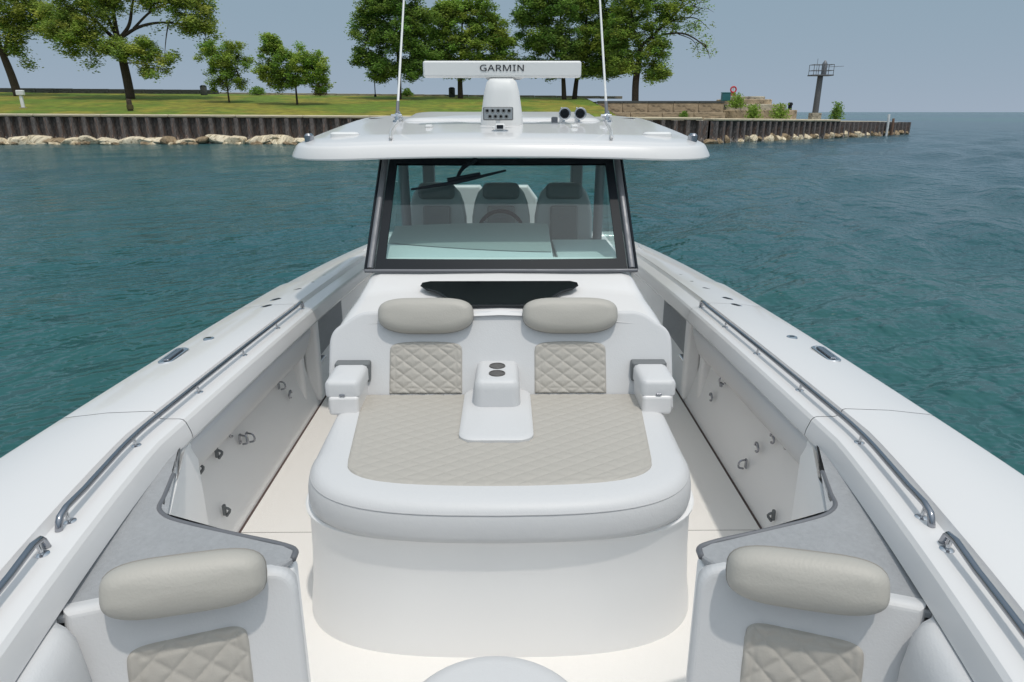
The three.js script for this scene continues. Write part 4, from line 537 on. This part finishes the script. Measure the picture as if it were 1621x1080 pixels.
// ---- forward lounge in front of the console
{
  const lo = thing('bow_lounge', 'white double lounge with taupe quilted pad in front of the console', 'lounge', [0, 0, -3.1]);
  const plan = (w, zf, bow, pw, zb, n = 40) => { const o = [[-w, zb]]; for (let i = 0; i <= n; i++) { const u = i / n * 2 - 1, s = Math.abs(u); const x = w * Math.sign(u) * Math.pow(Math.sin(s * Math.PI / 2), 0.55), k = Math.abs(x) / w; o.push([x, zf - bow * k * k - 0.42 * (1 - Math.pow(Math.max(0, 1 - Math.pow(k, pw)), 1 / 2.6))]); } o.push([w, zb]); return o; };
  const basePlan = plan(0.93, -2.475, 0.06, 4, -3.72), cushPlan = plan(0.885, -2.455, 0.075, 4.2, -3.60);
  part(lo, 'base', loft(basePlan, [[0.0, -0.01], [0.0, 0.01], [0.004, 0.06], [0.018, 0.16], [0.03, 0.34], [0.036, 0.545], [0.030, 0.560], [0.021, 0.566], [0.019, 0.578], [0.026, 0.585], [0.05, 0.588]], { ang: 0.5 }), M.gelIn);
  const cu = part(lo, 'cushion', loft(cushPlan, [[0.05, 0.592], [0.010, 0.595], [0.001, 0.604], [-0.003, 0.63], [-0.002, 0.67], [0.004, 0.706], [0.016, 0.736], [0.036, 0.757], [0.060, 0.767], [0.10, 0.773], [0.16, 0.777]], { ang: 1.0 }), M.vinyl);
  part(cu, 'seam', tube([...cushPlan.slice(1, -1)].map(p => V(p[0] * 0.987, 0.727, (p[1] + 3.1) * 0.985 - 3.1)), [0.0028], 5, 1), M.seam);
  const W = 0.70, padP = (u, v) => { const s = (u * 2 - 1), zf = -2.615 - 0.05 * s * s - 0.20 * (1 - Math.pow(Math.max(0, 1 - Math.pow(Math.abs(s), 5.5)), 1 / 3.2)), z = lerp(-3.62, zf, v), w = lerp(0.775, 0.672, clamp((z + 3.62) / 1.0)) ; return [s * w, -z]; };
  const q = quilt(230, 150, padP, 0.078, 0.0085, 0.02, 0.66, 1.4, 1.0); q.applyMatrix4(new THREE.Matrix4().makeBasis(V(1, 0, 0), V(0, 0, -1), V(0, 1, 0))).translate(0, 0.7765, 0); part(cu, 'quilted_pad', q, M.taupe);
  const tongue = rr(0.365, 0.64, 0.075, 8, -0.02, -3.33); part(cu, 'tongue_pad', loft(tongue, [[0, 0.77], [0, 0.796], [0.008, 0.803], [0.03, 0.806]], { ang: 0.8 }), M.vinyl);
  // arm-wide cup holder block
  const bl = part(lo, 'cup_holder_block', loft(rr(0.25, 0.36, 0.05, 8, -0.02, -3.56), [[0, 0.79], [0, 0.80], [0.004, 0.9], [0.012, 0.933], [0.028, 0.947], [0.044, 0.95]], { ang: 0.9 }), M.vinyl);
  for (const z of [-3.50, -3.615]) { part(bl, 'cup_holder', merged([new THREE.TorusGeometry(0.041, 0.004, 8, 32).rotateX(Math.PI / 2).translate(-0.02, 0.9525, z), loft(circ(0.041, 28, -0.02, z), [[0, 0.945], [0, 0.953]])]), M.cup); }
  // reclined backrest
  const tilt = 0.405, pl = g => g.rotateX(-tilt).translate(0, 0.775, -3.63), S = new THREE.Shape(), h = 0.455;
  S.moveTo(-0.955, -0.06); S.lineTo(-0.955, 0.27); S.bezierCurveTo(-0.955, 0.36, -0.92, 0.37, -0.87, 0.40); S.bezierCurveTo(-0.83, 0.43, -0.80, h, -0.74, h); S.lineTo(0.74, h); S.bezierCurveTo(0.80, h, 0.83, 0.43, 0.87, 0.40); S.bezierCurveTo(0.92, 0.37, 0.955, 0.36, 0.955, 0.27); S.lineTo(0.955, -0.06); S.lineTo(-0.955, -0.06);
  part(lo, 'backrest', pl(new THREE.ExtrudeGeometry(S, { depth: 0.14, bevelEnabled: true, bevelSize: 0.022, bevelThickness: 0.022, bevelSegments: 4, curveSegments: 10 }).translate(0, 0, -0.165)), M.vinyl);
  for (const [x0, x1] of [[-0.63, -0.22], [0.19, 0.595]]) {
    const Wq = x1 - x0, Hq = 0.30, ins = quilt(90, 66, (u, v) => { const s = u * 2 - 1, top = Hq - 0.05 * (1 - Math.pow(Math.max(0, 1 - Math.pow(Math.abs(s), 6)), 1 / 3)) - 0.008 * s * s; return [lerp(x0, x1, u), lerp(0.004, top, v)]; }, 0.075, 0.011, 0.016, 0.75, Wq, Hq); part(lo, 'quilted_insert', pl(ins.translate(0, 0, -0.002)), M.taupe);
    const cx = (x0 + x1) / 2, o = []; for (let k = 0; k < 64; k++) { const a = k / 64 * 2 * Math.PI, c = Math.cos(a), sn = Math.sin(a); o.push([cx + 0.268 * Math.sign(c) * Math.pow(Math.abs(c), 0.5) * (sn < 0 ? 1 - 0.16 * sn * sn : 1 - 0.04 * sn * sn), 0.100 * Math.sign(sn) * Math.pow(Math.abs(sn), sn < 0 ? 0.75 : 0.6)]); }
    const pil = loft(o, [[0.05, -0.045], [0.015, -0.04], [0.0, -0.012], [0.0, 0.012], [0.006, 0.030], [0.018, 0.043], [0.04, 0.052]], { ang: 1.3, dome: 0.008 }); // outline in x/z, thickness along y
    const put = g => pl(g.translate(0, 0, 0).applyMatrix4(new THREE.Matrix4().makeBasis(V(1, 0, 0), V(0, 0, 1), V(0, 1, 0))).translate(0, 0.445, 0.03)); const hd = part(lo, 'headrest', put(flip(pil)), M.taupeDark);
    part(hd, 'piping', put(flip(tube([...o, o[0], o[1]].filter((_, k) => k % 2 === 0).map(p => V(p[0], -0.012, p[1])), [0.0035], 5, 1))), M.piping);
  }
  for (const s of [-1, 1]) { // armrests
    const ar = part(lo, 'armrest', mir(loft(rr(0.185, 0.40, 0.03, 5, 0.835, -3.59), [[0.012, 0.855], [0, 0.865], [0, 0.925], [0.008, 0.942], [0.03, 0.95]], { ang: 0.8 }), s), M.vinyl);
    part(ar, 'latch', mir(rbox(0.03, 0.012, 0.012, 0.004, 0.835, 0.873, -3.388, 2), s), M.dkchrome);
    part(lo, 'armrest_foot', mir(rbox(0.16, 0.11, 0.36, 0.02, 0.83, 0.812, -3.56), s), M.gel);
    part(lo, 'armrest_socket', mir(rbox(0.196, 0.112, 0.07, 0.012, 0.832, 0.902, -3.676), s), M.helmDark);
    part(lo, 'drain_cover', mir(merged([rbox(0.05, 0.014, 0.012, 0.004, 0.52, 0.05, -2.527), loft(circ(0.012, 12), [[0, 0], [0.003, 0.012]]).rotateX(Math.PI / 2).translate(0.52, 0.043, -2.53)]), s), M.chrome);
  }
}
// ---- bow seats to both sides of the camera
for (const s of [-1, 1]) {
  const t = thing('forward_lounger', s < 0 ? 'white bow seat with taupe headrest and quilted back at the lower left' : 'white bow seat with taupe headrest and quilted back at the lower right', 'lounger', [s * 0.95, 0, -1.85], 'bow seats');
  // shelf behind the backrest and the moulding that carries it
  const shelf = []; { const q = [[0.70, -1.90], [0.672, -1.94], [0.678, -1.985], [0.72, -2.012], [0.89, -2.07], [1.13, -2.155], [1.20, -2.19], [1.252, -2.245], [1.272, -2.33], [1.315, -2.50], [1.378, -2.70], [1.405, -2.80], [1.425, -2.80]]; for (const p of q) shelf.push(p); for (const z of zr(-2.75, -1.66, 0.1)) shelf.push([XR(z) - 0.004, z]); shelf.push([1.15, -1.70], [0.9, -1.80]); }
  const Y0 = 0.905;
  part(t, 'base', mir(loft(shelf, [[0.03, -0.01], [0.03, Y0 - 0.028]], { ang: 0.4 }), s), M.gelIn);
  const top = part(t, 'shelf', mir(loft(shelf, [[0.012, Y0 - 0.03], [0.0, Y0 - 0.022], [0, Y0 - 0.006], [0.006, Y0]], { ang: 0.5 }), s), M.nonskid, 'grey speckled nonskid shelf behind the backrest');
  part(top, 'edge_trim', mir(tube(shelf.slice(1, 10).map(p => V(p[0] - 0.002, Y0 - 0.006, p[1] - 0.002)), [0.011], 8, 4), s), M.alu);
  part(t, 'corner_moulding', mir(loft([[1.262, -2.215], [1.288, -2.36], [1.328, -2.52], [1.375, -2.70], [1.40, -2.82], [1.44, -2.98], [1.62, -2.98], [1.60, -2.3], [1.40, -2.215]], [[0, -0.01], [0, 0.84], [0.004, 0.855], [0.012, 0.86]], { ang: 0.5 }), s), M.gelIn);
  // inner end panel
  part(t, 'end_panel', mir(loft([[0.672, -1.985], [0.672, -1.89], [0.677, -1.868], [0.69, -1.855], [0.71, -1.85], [0.78, -1.85], [0.78, -1.985]], [[0, 0], [0, 0.85], [0.003, 0.862], [0.010, 0.868]], { ang: 0.9 }), s), M.gelIn);
  const X = V(0.945, 0, 0.327), Yv = V(0, 1, 0), Z = V(-0.327, 0, 0.945), put = g => mir(g.applyMatrix4(new THREE.Matrix4().makeBasis(X, Yv, Z).setPosition(0.955, 0, -1.79)), s);
  const tilt = 0.30, rec = g => put(g.rotateX(-tilt).translate(0, 0.55, 0.115)); // local: y up the back, z out
  const S = new THREE.Shape(); S.moveTo(-0.30, -0.2); S.lineTo(-0.30, 0.29); S.quadraticCurveTo(-0.30, 0.36, -0.23, 0.36); S.lineTo(0.30, 0.36); S.lineTo(0.30, -0.2); S.lineTo(-0.30, -0.2);
  part(t, 'backrest', rec(new THREE.ExtrudeGeometry(S, { depth: 0.09, bevelEnabled: true, bevelSize: 0.025, bevelThickness: 0.03, bevelSegments: 5, curveSegments: 8 }).translate(0, 0, -0.10)), M.vinyl);
  const ins = quilt(80, 80, (u, v) => { const q = u * 2 - 1, topY = 0.238 - 0.06 * (1 - Math.pow(Math.max(0, 1 - Math.pow(Math.abs(q), 7)), 1 / 3)); return [lerp(-0.165, 0.175, u), lerp(-0.18, topY, v)]; }, 0.095, 0.013, 0.016, 0.9, 0.34, 0.42); part(t, 'quilted_insert', rec(ins.translate(0, 0, 0.019)), M.taupe);
  const o = []; for (let k = 0; k < 64; k++) { const a = k / 64 * 2 * Math.PI, c = Math.cos(a), sn = Math.sin(a); o.push([0.224 * Math.sign(c) * Math.pow(Math.abs(c), 0.5) * (sn < 0 ? 1 - 0.07 * sn * sn : 1), 0.084 * Math.sign(sn) * Math.pow(Math.abs(sn), 0.62)]); }
  const pp = g => put(g.applyMatrix4(new THREE.Matrix4().makeBasis(V(1, 0, 0), V(0, 0, 1), V(0, 1, 0))).rotateZ(0.06).rotateX(-0.42).translate(-0.015, 0.965, 0.065));
  const hd = part(t, 'headrest', pp(flip(loft(o, [[0.06, -0.05], [0.015, -0.045], [0, -0.015], [0, 0.012], [0.006, 0.034], [0.018, 0.049], [0.04, 0.059]], { ang: 1.3, dome: 0.009 }))), M.taupeDark); part(hd, 'piping', pp(flip(tube([...o, o[0], o[1]].filter((_, k) => k % 2 === 0).map(p => V(p[0], -0.01, p[1])), [0.004], 5, 1))), M.piping);
  part(t, 'seat_cushion', mir(loft([[0.66, -1.72], [0.66, -0.7], [1.0, -0.6], [1.18, -0.9], [1.17, -1.55]], [[0.02, 0.38], [0, 0.42], [0.01, 0.5], [0.05, 0.52]], { ang: 0.8 }), s), M.vinyl);
  part(t, 'seat_plinth', mir(loft([[0.67, -1.8], [0.67, -0.7], [1.0, -0.6], [1.16, -0.9], [1.15, -1.7]], [[0, -0.01], [0, 0.385]], { ang: 0.4 }), s), M.gelIn);
  // side bolster along the coaming beside the seat
  { const a = -1.66, b = -0.7, zs = zr(a, b, 0.03); part(t, 'side_bolster', mir(sweep(zs, z => { const e = Math.min((z - a) / 0.10, (b - z) / 0.1, 1), q = Math.sqrt(clamp(1 - (1 - clamp(e)) ** 2)), x = XR(z) - 0.018, g = G(z) - 0.095; return [[x + 0.02, g - 0.03], [x - 0.02 * q, g - 0.01 - 0.02 * (1 - q)], [x - 0.055 * q, g - 0.025 - 0.03 * (1 - q)], [x - 0.085 * q, g - 0.07], [x - 0.10 * q, g - 0.16], [x - 0.10 * q, g - 0.28], [x - 0.07 * q, g - 0.42], [x, g - 0.45]]; }, 1.0), s), M.vinyl); }
}
{ // round ottoman at the very front
  const o = thing('ottoman', 'round white padded ottoman cut by the bottom edge of the picture', 'ottoman', [-0.012, 0, -1.70]);
  part(o, 'base', loft(circ(0.27, 40, -0.012, -1.70), [[0, -0.005], [0, 0.04], [0.02, 0.36]]), M.gel); part(o, 'cushion', loft(circ(0.325, 56, -0.012, -1.70), [[0.03, 0.355], [0.005, 0.365], [0, 0.40], [0.006, 0.43], [0.025, 0.447], [0.06, 0.452]], { ang: 1.0 }), M.vinyl);
}
renderer.render(scene, camera);
